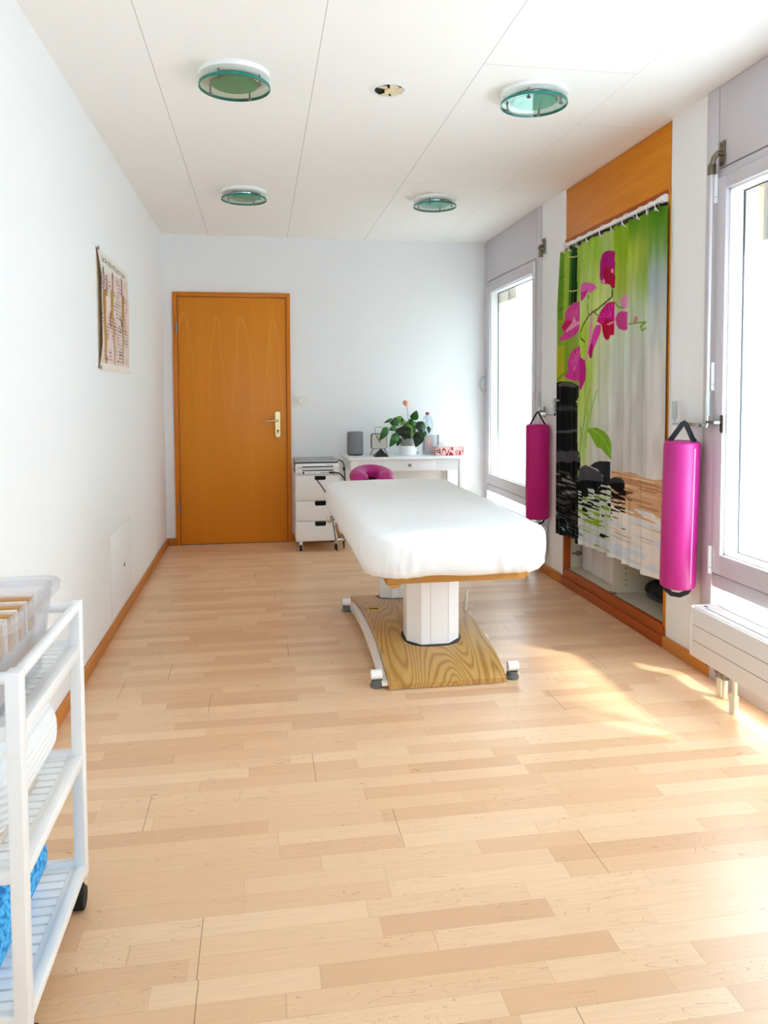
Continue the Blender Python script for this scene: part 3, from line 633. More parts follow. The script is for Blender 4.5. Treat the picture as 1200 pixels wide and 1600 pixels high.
def printed(name, verts, faces, rgb, mat, loc):
    me = bpy.data.meshes.new(name); me.from_pydata(verts, [], faces); me.materials.append(M(mat))
    at = me.color_attributes.new('print', 'FLOAT_COLOR', 'POINT')
    at.data.foreach_set('color', np.concatenate([rgb, np.ones((len(rgb), 1))], 1).astype(np.float32).ravel())
    for p in me.polygons: p.use_smooth = True
    o = bpy.data.objects.new(name, me); C.objects.link(o); o.location = loc; return o
cur = printed('shower_curtain', verts, faces, rgb, 'printed_curtain', (XR, 4.01, 0))
tag(cur, 'green printed curtain with pink orchids and black stones hanging in front of the cupboard', 'curtain')

# wall chart: three limbs with labels
PO_POLY=[((226, 205, 192), [(3895, 1831), (4689, 1883), (4701, 1739), (3880, 1649)]), ((225, 205, 197), [(3881, 1680), (4725, 1779), (4695, 1392), (3848, 1373)]), ((168, 128, 60), [(3938, 1716), (3962, 1746), (4020, 1756), (4046, 1745), (4016, 1664), (3952, 1657)]), ((150, 110, 40), [(4020, 1754), (4081, 1764), (4060, 1725), (4027, 1719)]), ((168, 128, 60), [(3957, 1689), (4043, 1699), (4026, 1601), (4049, 1527), (4031, 1427), (4086, 1406), (4041, 1401), (4042, 1385), (4002, 1383), (3982, 1423), (3969, 1526), (3965, 1596)]), ((205, 150, 90), [(3993, 1693), (4012, 1695), (4019, 1429), (3995, 1428)]), ((176, 142, 66), [(4167, 1756), (4195, 1775), (4231, 1784), (4251, 1769), (4242, 1689), (4161, 1680)]), ((176, 138, 66), [(4158, 1712), (4233, 1721), (4229, 1625), (4263, 1563), (4266, 1472), (4264, 1388), (4243, 1387), (4234, 1495), (4207, 1593), (4171, 1652)]), ((176, 130, 70), [(4487, 1774), (4523, 1787), (4577, 1782), (4563, 1724), (4481, 1715)]), ((176, 138, 72), [(4480, 1750), (4567, 1760), (4545, 1644), (4538, 1584), (4519, 1419), (4541, 1403), (4501, 1399), (4495, 1512), (4488, 1618)])]
PO_LINE=[((150, 70, 40), 14, [(4165, 1651), (4143, 1612), (4158, 1587)]), ((205, 140, 90), 12, [(4229, 1570), (4244, 1521)]), ((180, 90, 60), 9, [(4550, 1683), (4589, 1638), (4590, 1588)]), ((150, 100, 105), 16, [(3918, 1815), (3939, 1778)]), ((150, 100, 105), 16, [(3983, 1849), (4000, 1807), (3983, 1753)]), ((150, 100, 105), 16, [(4070, 1819), (4069, 1760)]), ((150, 100, 105), 16, [(4233, 1856), (4225, 1781)]), ((150, 100, 105), 16, [(4502, 1866), (4502, 1787)]), ((70, 65, 70), 12, [(3983, 1849), (3986, 1825)]), ((70, 65, 70), 12, [(4233, 1856), (4232, 1845)])]
def chart_rgb(y, z):
    col = np.zeros(y.shape+(3,)); col[:] = (232, 226, 214)
    def put(m, c): col[m] = c
    for rgb, p in PO_POLY[:2]: put(inside(p, y, z), rgb)
    pk = (vnoise(y, z, 130, 120, 8) > .6) & (z < 1800) & (z > 1390); put(pk, (230, 209, 204))
    # title line
    g = (np.floor(y/7.5) % 2 == 0) | (np.abs(z-1896) > 11); ttl = (y > 3950) & (y < 4630) & (np.abs(z-1896) < 15)
    r = vnoise(y, z, 6, 9, 9); put(ttl & (r > .45) & ~((y % 62) < 12), (120, 116, 108))
    # rows of small captions
    ln = (np.floor(z/9) % 2 == 0); r2 = vnoise(y, z, 5, 40, 10); blk = vnoise(y, z, 70, 46, 11)
    cap = ln & (r2 > .5) & (blk > .52) & (z > 1400) & (z < 1860) & (y > 3890) & (y < 4680)
    put(cap, (110, 92, 92))
    for rgb, p in PO_POLY[2:]: put(inside(p, y, z), rgb)
    for rgb, wd, p in PO_LINE: put(near_line(p, wd*.8, y, z, .7), rgb)
    blkd = (vnoise(y, z, 10, 9, 12) > .55) & (y > 4390) & (y < 4500) & (z > 1570) & (z < 1650); put(blkd, (60, 50, 52))
    put(z < 1385, (236, 230, 222))
    return col
PY0, PY1, PZ0, PZ1 = 3.852, 4.722, 1.353, 1.932
def chart_pt(u, v, off=0):
    y = PY0+(PY1-PY0)*u; z = PZ0+(PZ1-PZ0)*v
    lift = .017*math.exp(-((y-PY0)/.06))*min(1, 6*v*(1-v)) 
    return (.004+lift+.002*math.sin(v*PI)-off, y-4.28, z-1.64)
t = thing('wall_chart', (XL, 4.28, 1.64), 'printed anatomy chart of limbs on the left wall with one edge curling', 'chart')
NU2, NV2 = 260, 170
vs, ys, zs = [], [], []
for i in range(NU2+1):
    for j in range(NV2+1):
        p = chart_pt((i/NU2)**1.0, j/NV2); vs.append(p); ys.append((p[1]+4.28)*1000); zs.append((p[2]+1.64)*1000)
fs = [(i*(NV2+1)+j, (i+1)*(NV2+1)+j, (i+1)*(NV2+1)+j+1, i*(NV2+1)+j+1) for i in range(NU2) for j in range(NV2)]
sh = printed('printed_sheet', vs, fs, lin_np(chart_rgb(np.array(ys), np.array(zs))), 'printed_chart', (0, 0, 0)); sh.parent = t
b = B(); grid(b, lambda u, v: Vector(chart_pt(u, v, .0012))+t.location, 60, 40); obj('backing', b, 'chart_back', t, 'tan back of the sheet')
for z in (PZ1-.006, PZ0+.008):
    b = B(); cyl(b, (XL, PY0-.004, z), (XL+.012, PY0-.004, z), .004, 10); cyl(b, (XL+.010, PY0-.004, z), (XL+.016, PY0-.004, z), .009, 14); obj('pin', b, 'steel', t, 'metal pin')
b = B(); prism(b, [(XL+.0005, PZ0-.004), (XL+.012, PZ0-.004), (XL+.012, PZ0+.012), (XL+.0005, PZ0+.012)], 1, PY0+.03, PY1+.01); 
obj('bottom_bar', b, 'cream_card', t, 'pale strip along the bottom')

# ------------------------------------------------------------------ massage table
TX = .765
mt = thing('massage_table', (TX, 3.78, 0), 'electric massage table on two white columns with an oak-look base', 'massage table')
def plate_z(y):
    t = (y-3.68)/(.615 if y < 3.68 else .80)
    return .002+.118*max(0, 1-t*t)**.62
b = B()
def plate(u, v):
    y = 3.080+1.38*u**1.25
    z = plate_z(y)
    return (.512+.506*v, y, max(.016, z+.006))
top = [[b.verts.new(plate(i/70, j/10)) for j in range(11)] for i in range(71)]
bot = [[b.verts.new((top[i][j].co.x, top[i][j].co.y+(.004 if i == 0 else 0), max(.003, top[i][j].co.z-.026))) for j in range(11)] for i in range(71)]
for i in range(70):
    for j in range(10):
        b.faces.new((top[i][j], top[i+1][j], top[i+1][j+1], top[i][j+1])); b.faces.new((bot[i][j], bot[i][j+1], bot[i+1][j+1], bot[i+1][j]))
    for j in (0, 10): b.faces.new((top[i][j], top[i+1][j], bot[i+1][j], bot[i][j]))
for i in (0, 70):
    for j in range(10): b.faces.new((top[i][j], top[i][j+1], bot[i][j+1], bot[i][j]))
obj('base_plate', b, 'oak_plate', mt)
for xa, xb, dz in ((.486, .511, 0), (1.019, 1.044, -.02)):
    b = B(); y_s = 3.10 if dz == 0 else 3.20; ys = [y_s+(4.36-y_s)*k/30 for k in range(31)]
    up = [(y, max(.030, plate_z(y)-.024+dz)) for y in ys]; lo = [(y, max(.014, plate_z(y)-.066+dz)) for y in reversed(ys)]
    prism(b, up+lo, 0, xa, xb); obj('side_rail', b, 'white_gloss', mt)
for xs, s in ((.486, -1), (1.044, 1)):
    for y in (3.135, 4.27):
        b = B(); cyl(b, (xs-s*.004, y, .053), (xs+s*.042, y, .053), .021, 24); rl = obj('roller', b, 'white_gloss', mt)
        b = B(); lathe(b, [(.027, .0), (.029, .004), (.029, .012), (.024, .016), (.024, .031)], xs+s*.016, y, 28); obj('foot_pad', b, 'pad_grey', rl, 'grey foot pad')
for yc in (3.42, 4.20):
    hx, hy, cx_, cy_ = .121, .092, .058, .05
    out = [(TX-hx+cx_, yc-hy), (TX-.024, yc-hy), (TX-.022, yc-hy+.004), (TX-.020, yc-hy), (TX+.058, yc-hy), (TX+.060, yc-hy+.004), (TX+.062, yc-hy), (TX+hx-cx_, yc-hy),
           (TX+hx, yc-hy+cy_), (TX+hx, yc+hy-cy_), (TX+hx-cx_, yc+hy), (TX-hx+cx_, yc+hy), (TX-hx, yc+hy-cy_), (TX-hx, yc-hy+cy_)]
    b = B(); prism(b, out, 2, .07, .485); co = obj('column', b, 'white_gloss', mt, None, 20)
    for x in (TX-.034, TX+.050):
        b = B(); cyl(b, (x, yc-hy-.002, .445), (x, yc-hy+.001, .445), .006, 14); obj('bolt', b, 'steel', co, 'small steel bolt')
    b = B(); zc = plate_z(yc)
    pts = [(TX+(hx+.014)*math.copysign(abs(math.cos(a))**.75, math.cos(a)), yc+(hy+.016)*math.copysign(abs(math.sin(a))**.75, math.sin(a))) for a in [2*PI*k/40 for k in range(40)]]
    A = [b.verts.new((x, y, plate_z(y)+.0085)) for x, y in pts]; A2 = [b.verts.new((x, y, plate_z(y)-.004)) for x, y in pts]
    for k in range(40): b.faces.new((A[k], A[(k+1) % 40], A2[(k+1) % 40], A2[k]))
    b.faces.new(A); b.faces.new(list(reversed(A2))); obj('column_collar', b, 'black_plastic', mt, 'black slot round the column')
b = B()
vv = [b.verts.new((x, y, plate_z(y)+.0080)) for x, y in ((.536, 3.835), (.590, 3.835), (.590, 3.895), (.536, 3.895))]
b.faces.new(vv); ext = bmesh.ops.extrude_face_region(b, geom=b.faces[:]); bmesh.ops.translate(b, verts=[v for v in ext['geom'] if isinstance(v, bmesh.types.BMVert)], vec=(0, 0, -.002))
st = obj('warning_sticker', b, 'yellow_sticker', mt, 'yellow warning sticker')
b = B()
for q in ((.541, .549, 3.845, 3.875), (.552, .560, 3.850, 3.868), (.564, .584, 3.850, 3.856), (.564, .584, 3.862, 3.868)):
    zz = plate_z(q[2])+.0079; box(b, q[0], q[1], q[2], q[3], zz, zz+.0012)
obj('sticker_print', b, 'black_plastic', st, 'black marks')
b = B(); box(b, .485, 1.06, 2.965, 4.60, .474, .512, .006); obj('under_board', b, 'board_wood', mt, 'wooden board under the mattress')
b = B(); box(b, 1.062, 1.078, 2.975, 3.03, .480, .512, .004); obj('board_clip', b, 'board_wood', mt)
b = B(); prism(b, [(.485, .474), (.545, .474), (.535, .460), (.505, .458)], 1, 2.968, 3.02); obj('board_bracket', b, 'board_wood', mt)
b = B(); box(b, .46, 1.07, 2.97, 4.61, .513, .670, .04, 3); obj('mattress', b, 'white_paint', mt)
# adjusting lever seen below the sheet on the left
b = B(); bmesh.ops.create_uvsphere(b, u_segments=20, v_segments=12, radius=.019, matrix=Matrix.Translation((.368, 4.205, .535))); cyl(b, (.38, 4.21, .535), (.46, 4.23, .54), .008, 12); obj('adjusting_knob', b, 'chrome', mt, 'chrome adjusting knob')
b = B(); tube(b, [(.43, 4.36, .515), (.425, 4.40, .46), (.45, 4.46, .385)], .010, 10); box(b, .435, .505, 4.44, 4.48, .365, .385, .004); tube(b, [(.45, 4.36, .515), (.485, 4.42, .45), (.49, 4.46, .385)], .007, 10)
obj('lever_bracket', b, 'chrome', mt, 'chrome bracket')

# fitted sheet
sh_ = None
def resample(pts, n):
    L = [0]
    for a, c in zip(pts, pts[1:]+pts[:1]): L.append(L[-1]+math.dist(a, c))
    out = []; k = 0
    for i in range(n):
        t = L[-1]*i/n
        while L[k+1] < t: k += 1
        f = (t-L[k])/max(1e-9, L[k+1]-L[k]); a, c = pts[k], pts[(k+1) % len(pts)]
        out.append((a[0]+(c[0]-a[0])*f, a[1]+(c[1]-a[1])*f))
    return out
SX0, SX1, SY0, SY1 = .385, 1.148, 2.885, 4.70
prof = [(.10, .513), (.055, .508), (.032, .512), (.018, .523), (.009, .543), (.003, .57), (0, .60), (-.002, .63), (0, .655), (.004, .673), (.012, .686), (.026, .694), (.05, .699), (.09, .700), (.13, .7005), (.18, .701), (.24, .701), (.30, .701), (.345, .701), (.372, .701)]
N = 300; rings = []
b = B()
def outline(ins):
    r = max(.012, .115-ins*.55)
    r = min(r, (SX1-SX0)/2-ins-.001)
    return resample(rrect(SX0+ins, SX1-ins, SY0+ins, SY1-ins, max(.004, r), 16), N)
cxy = [(SX0+.11, SY0+.11), (SX1-.11, SY0+.11), (SX0+.11, SY1-.11), (SX1-.11, SY1-.11)]
for ins, z in prof:
    R_ = []
    for k, (x, y) in enumerate(outline(ins)):
        dx, dy = x-(SX0+SX1)/2, y-(SY0+SY1)/2
        zz = z
        wv = mnoise.noise((x*3.1, y*2.3, 1.7))*.006+mnoise.noise((x*9+y*5, y*4-x*3, 4.2))*.0025
        if z > .66: zz += wv
        # gathered folds at the corners, fading upwards
        for cx_, cy_ in cxy:
            dd = math.hypot(x-cx_, y-cy_)
            if dd < .19 and z < .66:
                a = math.atan2(y-cy_, x-cx_); f = (1-dd/.19)**.5*min(1, (.66-z)/.10)
                o = .010*f*math.sin(a*20+cx_*40)+.004*f*math.sin(a*37)
                x += o*math.cos(a); y += o*math.sin(a)
        if z < .56:
            zz += .008*mnoise.noise((x*7, y*7, 9.1))
        if z < .64 and ins < .03:
            o = .004*mnoise.noise((x*6, y*6, z*9)); x += o*(1 if dx > 0 else -1)*.7; y += o*(1 if dy > 0 else -1)*.5
        R_.append(b.verts.new((x, y, zz)))
    rings.append(R_)
for p, q in zip(rings, rings[1:]):
    for k in range(N): b.faces.new((p[k], p[(k+1) % N], q[(k+1) % N], q[k]))
b.faces.new(rings[-1])
bs = obj('fitted_sheet', b, 'linen', None, None, 80)
tag(bs, 'white fitted sheet stretched over the massage table', 'sheet')

# face cradle
fc = thing('face_cradle', (.717, 4.95, .66), 'pink horseshoe face cushion at the far end of the massage table', 'face cushion')
b = B(); pts, rad = [], []
for k in range(61):
    a = -PI/2+.62+(2*PI-1.24)*k/60
    pts.append((.717+.092*math.cos(a), 4.965+.125*math.sin(a), .682+.026*math.sin(a))); e = min(k, 60-k)/5
    rad.append(.055*(.45+.55*math.sqrt(min(1, e))))
tube(b, pts, .058, 18, True, rad)
for v in b.verts: v.co.z = .690+(v.co.z-.690)*.86
obj('cushion', b, 'pink_vinyl', fc)
b = B(); torus(b, (.717, 4.955, .655), .098, .012, 'z', -PI/2+.45, 1.5*PI-.45); obj('cradle_frame', b, 'black_plastic', fc)
b = B()
for x in (.655, .78): tube(b, [(x, 4.60, .492), (x, 4.74, .50), (x, 4.82, .56), (x, 4.86, .645)], .009, 12)
obj('support_bar', b, 'steel', fc)

# hand control and its cables
hc = thing('hand_control', (1.06, 3.9, .08), 'cream stick hand control hanging by a cord beside the table base', 'hand control')
b = B(); tube(b, [(1.070, 3.9, .190), (1.068, 3.9, .180), (1.060, 3.9, .082), (1.059, 3.9, .076)], .010, 14, True, [.006, .010, .010, .007]); obj('handset', b, 'cream_plastic', hc)
b = B(); tube(b, [(1.070, 3.9, .188), (1.085, 3.9, .196), (1.098, 3.9, .215), (1.104, 3.9, .25), (1.102, 3.92, .35), (1.04, 3.95, .4735)], .0028, 8); obj('cord', b, 'cream_plastic', hc)
t = thing('floor_cable', (1.06, 3.56, 0), 'cream cable coil on the floor right of the table base', 'cable')
b = B(); torus(b, (1.055, 3.57, .030), .026, .007, 'y', n=26); obj('coil', b, 'cream_plastic', t)
b = B(); tube(b, [(1.055, 3.57, .056), (1.0, 3.62, .03), (.99, 3.70, .02)], .004, 8); obj('lead', b, 'cream_plastic', t)

# ------------------------------------------------------------------ ceiling lights and vent
def ceiling_light(x, y, lab):
    t = thing('ceiling_light', (x, y, H), lab, 'ceiling light', 'round glass ceiling lights')
    b = B(); lathe(b, [(.060, H-.030), (.139, H-.018), (.1415, H-.013), (.1415, H-.0005)], x, y, 56); obj('mounting_plate', b, 'white_gloss', t)
    b = B(); lathe(b, [(.136, H-.0565), (.1395, H-.056), (.1395, H-.0475), (.136, H-.047)], x, y, 64); gd = obj('glass_disc', b, 'lamp_glass', t, 'clear greenish glass disc')
    b = B()
    for r0, r1, z0, z1 in ((.1365, .1405, H-.0575, H-.0465),):
        lathe(b, [(r0, z0), (r1, z0), (r1, z1), (r0, z1), (r0, z0)], x, y, 64, False, False)
    obj('glass_edge', b, 'green_glass_edge', gd, 'teal cut edge of the glass')
    b = B(); lathe(b, [(.090, H-.046), (.091, H-.043), (.091, H-.0415)], x, y, 48); obj('frosted_centre', b, 'frosted_green', gd, 'frosted green centre')
    b = B(); lathe(b, [(.094, H-.0405), (.098, H-.038), (.100, H-.030), (.094, H-.026)], x, y, 48, False, False); obj('reflector_ring', b, 'chrome', t, 'chrome ring')
    for k in range(4):
        a = PI/4+.25+k*PI/2; px, py = x+.113*math.cos(a), y+.113*math.sin(a)
        b = B(); cyl(b, (px, py, H-.059), (px, py, H-.018), .0035, 10); lathe(b, [(.004, H-.066), (.009, H-.063), (.009, H-.0600), (.0035, H-.0575)], px, py, 18)
        obj('screw', b, 'steel', t, 'steel screw with a round head')
    return t
L0 = ceiling_light(-.086, 3.165, 'round glass ceiling light nearest the viewer on the left')
dup(L0, (1.242, .0, 0), 'round glass ceiling light nearest the viewer on the right')
dup(L0, (0, 1.795, 0), 'round glass ceiling light above the wooden door side, far left')
dup(L0, (1.228, 1.805, 0), 'round glass ceiling light above the desk side, far right')
vx, vy = .548, 3.232
t = thing('ceiling_vent', (vx, vy, H), 'small round ceiling vent with cream swirl blades', 'vent')
b = B(); lathe(b, [(.062, H-.0035), (.075, H-.003), (.085, H-.0005)], vx, vy, 48, False, False); obj('rim', b, 'wall', t)
b = B(); lathe(b, [(.0625, H-.0012), (.001, H-.001)], vx, vy, 40, False, False); obj('duct_opening', b, 'dark_hole', t, 'dark opening')
b = B(); lathe(b, [(.019, H-.010), (.021, H-.006), (.020, H-.0015)], vx, vy, 28); obj('hub', b, 'vent_cream', t)
for k in range(6):
    a0 = .5+k*PI/3
    if k == 2: continue
    b = B(); A = []
    for a, r, z in ((a0, .019, .0035), (a0-.1, .061, .0035), (a0+.35, .0605, .0045), (a0+.72, .058, .0075), (a0+.75, .020, .0075)):
        A.append((vx+r*math.cos(a), vy+r*math.sin(a), H-z))
    T_ = [b.verts.new(p) for p in A]; U_ = [b.verts.new((p[0], p[1], p[2]+.0015)) for p in A]
    b.faces.new(T_); b.faces.new(list(reversed(U_)))
    for i in range(5): b.faces.new((T_[i], T_[(i+1) % 5], U_[(i+1) % 5], U_[i]))
    obj('blade', b, 'vent_cream', t)

# ------------------------------------------------------------------ wall hardware right, bolsters, radiators
def crank(y, ydir, lab):
    t = thing('awning_crank', (XR, y, 1.09), lab, 'crank rod', 'awning crank rods')
    yb_ = y-.03*ydir
    b = B(); box(b, XR-.016, XR-.010, yb_-.018, yb_+.018, 2.165, 2.265, .002)
    for z in (2.18, 2.25):
        cyl(b, (XR-.016, yb_-.007, z), (XR-.019, yb_-.007, z), .004, 10); cyl(b, (XR-.016, yb_+.008, z), (XR-.019, yb_+.008, z), .004, 10)
    obj('gear_plate', b, 'old_brass', t, 'dull bronze gear plate')
    b = B(); tube(b, [(XR-.012, yb_, 2.215), (XR-.035, yb_, 2.215), (XR-.045, yb_+.008*ydir, 2.20), (XR-.042, y, 2.175)], .011, 12); box(b, XR-.055, XR-.028, y-.013, y+.013, 2.135, 2.180, .004)
    obj('universal_joint', b, 'old_brass', t, 'dull bronze joint')
    b = B(); cyl(b, (XR-.042, y, 2.14), (XR-.042, y+.004, 1.12), .0075, 14); obj('rod', b, 'metal_lilac', t)
    b = B(); cyl(b, (XR-.042, y+.004, 1.13), (XR-.042, y+.004, 1.235), .011, 14); obj('rod_sleeve', b, 'grey_plastic', t, 'grey grip sleeve')
    b = B(); cyl(b, (XR-.042, y+.004, 1.085), (XR-.042, y+.004, 1.130), .0085, 12); box(b, XR-.050, XR-.034, min(y, y+ydir*.27), max(y, y+ydir*.27), 1.080, 1.098, .003); obj('crank_arm', b, 'chrome', t, 'bright metal crank arm')
    b = B(); cyl(b, (XR-.042, y+ydir*.262, 1.088), (XR-.042, y+ydir*.262, 1.112), .006, 12); cyl(b, (XR-.042, y+ydir*.262, 1.108), (XR-.042, y+ydir*.262, 1.190), .012, 16); obj('crank_grip', b, 'grey_plastic', t, 'grey handle grip')
    b = B(); prism(b, rrect(yb_-.042, yb_-.018, 1.06, 1.135, .010), 0, XR-.016, XR-.008); cyl(b, (XR-.016, yb_-.03, 1.078), (XR-.019, yb_-.03, 1.078), .004, 10); cyl(b, (XR-.016, yb_-.03, 1.118), (XR-.019, yb_-.03, 1.118), .004, 10)
    box(b, XR-.050, XR-.014, yb_-.03, y+.006*ydir, 1.098, 1.110, .002); obj('wall_clip', b, 'steel', t, 'steel wall clip')
    return t
crank(2.99, 1, 'crank rod beside the near window with a handle carrying the bright bolster')
crank(4.965, -1, 'crank rod beside the far window with the darker bolster hung from it')
def bolster(x, y, z0, z1, r, tilt, mat, zhang, yhang, lab, zip_=False, ad=0):
    t = thing('bolster_cushion', (x, y, z0), lab, 'bolster', 'hanging pink bolsters')
    b = B(); prof = [(r*.86, z0), (r*.97, z0+.006), (r, z0+.018), (r*1.01, (z0+z1)/2), (r*1.0, z1-.018), (r*.97, z1-.006), (r*.86, z1)]
    rings = []
    for rr, z in prof:
        rings.append([b.verts.new((x+(rr+.0015*mnoise.noise((math.cos(2*PI*k/48)*2, math.sin(2*PI*k/48)*2, z*9)))*math.cos(2*PI*k/48), y+(rr+.0015*mnoise.noise((math.cos(2*PI*k/48)*3, k*.2, z*9)))*math.sin(2*PI*k/48), z)) for k in range(48)])
    for p, q in zip(rings, rings[1:]):
        for k in range(48): b.faces.new((p[k], p[(k+1) % 48], q[(k+1) % 48], q[k]))
    b.faces.new(list(reversed(rings[0]))); b.faces.new(rings[-1]); obj('cushion', b, mat, t)
    def strap(pts, name):
        b = B(); P = [Vector(p) for p in pts]; nrm = Vector((-math.sin(ad), math.cos(ad), 0)); ring = []
        for i, p in enumerate(P):
            dr = (P[min(i+1, len(P)-1)]-P[max(i-1, 0)]).normalized(); wv = dr.cross(nrm)*(.011 if zip_ else .006)
            ring.append([b.verts.new(p+wv*s+nrm*c) for s, c in ((-1, -.0013), (1, -.0013), (1, .0013), (-1, .0013))])
        for p, q in zip(ring, ring[1:]):
            for k in range(4): b.faces.new((p[k], p[(k+1) % 4], q[(k+1) % 4], q[k]))
        b.faces.new(ring[0]); b.faces.new(ring[-1]); obj(name, b, 'black_strap', t, 'black carrying strap')
    dx, dy = math.cos(ad)*.052, math.sin(ad)*.052
    strap([(x-dx, y-dy, z1-.001), (x-dx*.8+.0, y-dy*.8, z1+.012), (x-dx*.15, yhang-dy*.10, zhang-.004), (x+dx*.0, yhang, zhang+.002), (x+dx*.15, yhang+dy*.10, zhang-.004), (x+dx*.8, y+dy*.8, z1+.012), (x+dx, y+dy, z1-.001)], 'strap')
    strap([(x-dx, y-dy, z0+.001), (x-dx*.9, y-dy*.9, z0-.016), (x-dx*.45, y-dy*.45, z0-.036), (x+dx*.2, y+dy*.2, z0-.038), (x+dx*.75, y+dy*.75, z0-.022), (x+dx, y+dy, z0+.001)], 'strap')
    if zip_:
        a = -1.36; b = B(); tube(b, [(x+r*1.012*math.cos(a), y+r*1.012*math.sin(a), z0+.03+(z1-z0-.055)*k/12) for k in range(13)], .0035, 8); obj('piping', b, 'pink_light', t, 'pale piping seam')
    t.rotation_euler = (tilt, 0, 0)
    return t
bolster(1.812, 3.112, .372, 1.018, .076, .035, 'pink_vinyl', 1.098, 3.10, 'bright pink bolster with a pale seam hanging beside the near window', True, -.56)
bolster(1.825, 4.893, .385, 1.018, .077, 0, 'pink_vinyl_dark', 1.098, 4.89, 'darker magenta bolster hanging by the far window', False, -.56)

def radiator(y0, y1, zb, zt, lab, valves):
    t = thing('radiator', (1.83, (y0+y1)/2, zb), lab, 'radiator', 'low radiators under the windows')
    x0, x1 = 1.760, 1.888
    b = B(); box(b, x0, x0+.012, y0, y1, zb, zt-.004, .004)
    obj('front_panel', b, 'radiator_white', t)
    b = B()
    for z in (zb+(zt-zb)*.33, zb+(zt-zb)*.64): box(b, x0-.0006, x0+.004, y0+.004, y1-.022, z-.0012, z+.0012)
    obj('panel_line', b, 'grey_groove', t, 'thin horizontal grooves')
    for ya, yb in ((y1-.018, y1+.002), (y0-.002, y0+.018)):
        b = B(); box(b, x0-.001, x1, ya, yb, zb+.004, zt, .006, 3); obj('end_cap', b, 'radiator_white', t)
    b = B(); box(b, x0+.02, x1-.01, y0+.03, y1-.03, zb+.012, zt-.02, .003); obj('heating_core', b, 'radiator_white', t)
    b = B()
    box(b, x0+.008, x0+.030, y0+.016, y1-.016, zt-.010, zt, .002); box(b, x1-.022, x1, y0+.016, y1-.016, zt-.010, zt, .002); box(b, x0+.044, x0+.058, y0+.016, y1-.016, zt-.010, zt-.001, .002)
    n = int((y1-y0-.09)/.014)
    for k in range(n+1):
        y = y0+.045+k*.014; box(b, x0+.058, x1-.022, y, y+.007, zt-.009, zt-.002)
    box(b, x0+.030, x1-.02, y0+.016, y0+.045, zt-.010, zt-.001, .001); box(b, x0+.030, x1-.02, y1-.045, y1-.016, zt-.010, zt-.001, .001)
    obj('top_grille', b, 'radiator_white', t)
    if valves:
        for y, x in ((2.802, 1.822), (2.772, 1.826)):
            b = B(); cyl(b, (x, y, 0), (x, y, .085), .011, 16); pp = obj('pipe', b, 'cream_plastic', t, 'cream pipe sleeve')
            b = B(); cyl(b, (x, y, .080), (x, y, zb+.014), .016, 6); cyl(b, (x-.02, y, .108), (x+.02, y, .108), .010, 12); obj('valve', b, 'steel', pp, 'steel valve nut')
        b = B(); box(b, 1.765, 1.785, 2.618, 2.652, 0, .075, .002); box(b, 1.768, 1.782, 2.622, 2.640, .07, zb+.008, .002); cyl(b, (1.764, 2.635, .058), (1.767, 2.635, .058), .006, 10); obj('floor_bracket', b, 'cream_plastic', t, 'cream floor bracket')
        b = B(); cyl(b, (1.80, 2.86, zb-.006), (1.83, 2.86, zb-.006), .022, 20); obj('drain_cap', b, 'black_plastic', t, 'dark round cap')
    else:
        for y in (y0+.2, y1-.2):
            b = B(); box(b, 1.80, 1.83, y-.02, y+.02, 0, zb+.012, .002); obj('floor_bracket', b, 'cream_plastic', t, 'cream floor bracket')
radiator(1.55, 2.921, .135, .345, 'low white radiator under the near window', True)
radiator(4.88, 6.30, .125, .335, 'low white radiator under the far window beyond the massage table', False)

# ------------------------------------------------------------------ back wall: switch, drawers, desk
t = thing('light_switch', (.325, YB, 1.17), 'square white rotary switch on the back wall right of the door', 'switch')
b = B(); prism(b, rrect(.284, .367, 1.128, 1.212, .008), 1, YB-.010, YB); obj('plate', b, 'switch_white', t)
b = B(); prism(b, rrect(.296, .355, 1.140, 1.200, .004), 1, YB-.013, YB-.009); obj('inner_plate', b, 'switch_white', t)
b = B(); cyl(b, (.3255, YB-.012, 1.17), (.3255, YB-.026, 1.17), .020, 28, .018); obj('dial', b, 'switch_white', t)

dc = thing('drawer_cabinet', (.437, 6.155, 0), 'white three-drawer cabinet on castors between door and desk', 'cabinet')
b = B(); box(b, .262, .612, 5.968, 6.352, .075, .602, .003); obj('body', b, 'white_paint', dc)
for z0, z1 in ((.400, .594), (.240, .394), (.082, .234)):
    b = B(); box(b, .266, .608, 5.950, 5.970, z0, z1, .002); dr = obj('drawer', b, 'white_paint', dc)
    b = B(); prism(b, [(.410, z1-.006 if z0 > .39 else z1-.001), (.410, z1-.030), (.418, z1-.037), (.488, z1-.037), (.496, z1-.030), (.496, z1-.006 if z0 > .39 else z1-.001)], 1, 5.9488, 5.952); obj('finger_slot', b, 'dark_hole', dr, 'dark finger slot')
for x, y in ((.300, 5.985), (.575, 5.985), (.300, 6.31), (.575, 6.31)):
    b = B(); box(b, x-.012, x+.012, y-.018, y+.014, .045, .068, .004); box(b, x-.018, x+.018, y-.018, y+.018, .068, .076); box(b, x-.013, x-.010, y-.014, y+.014, .018, .05); box(b, x+.010, x+.013, y-.014, y+.014, .018, .05)
    ca = obj('castor', b, 'chrome', dc, 'metal castor')
    b = B(); cyl(b, (x-.0097, y, .0255), (x+.0097, y, .0255), .0255, 24); obj('wheel', b, 'rubber', ca, 'black wheel')
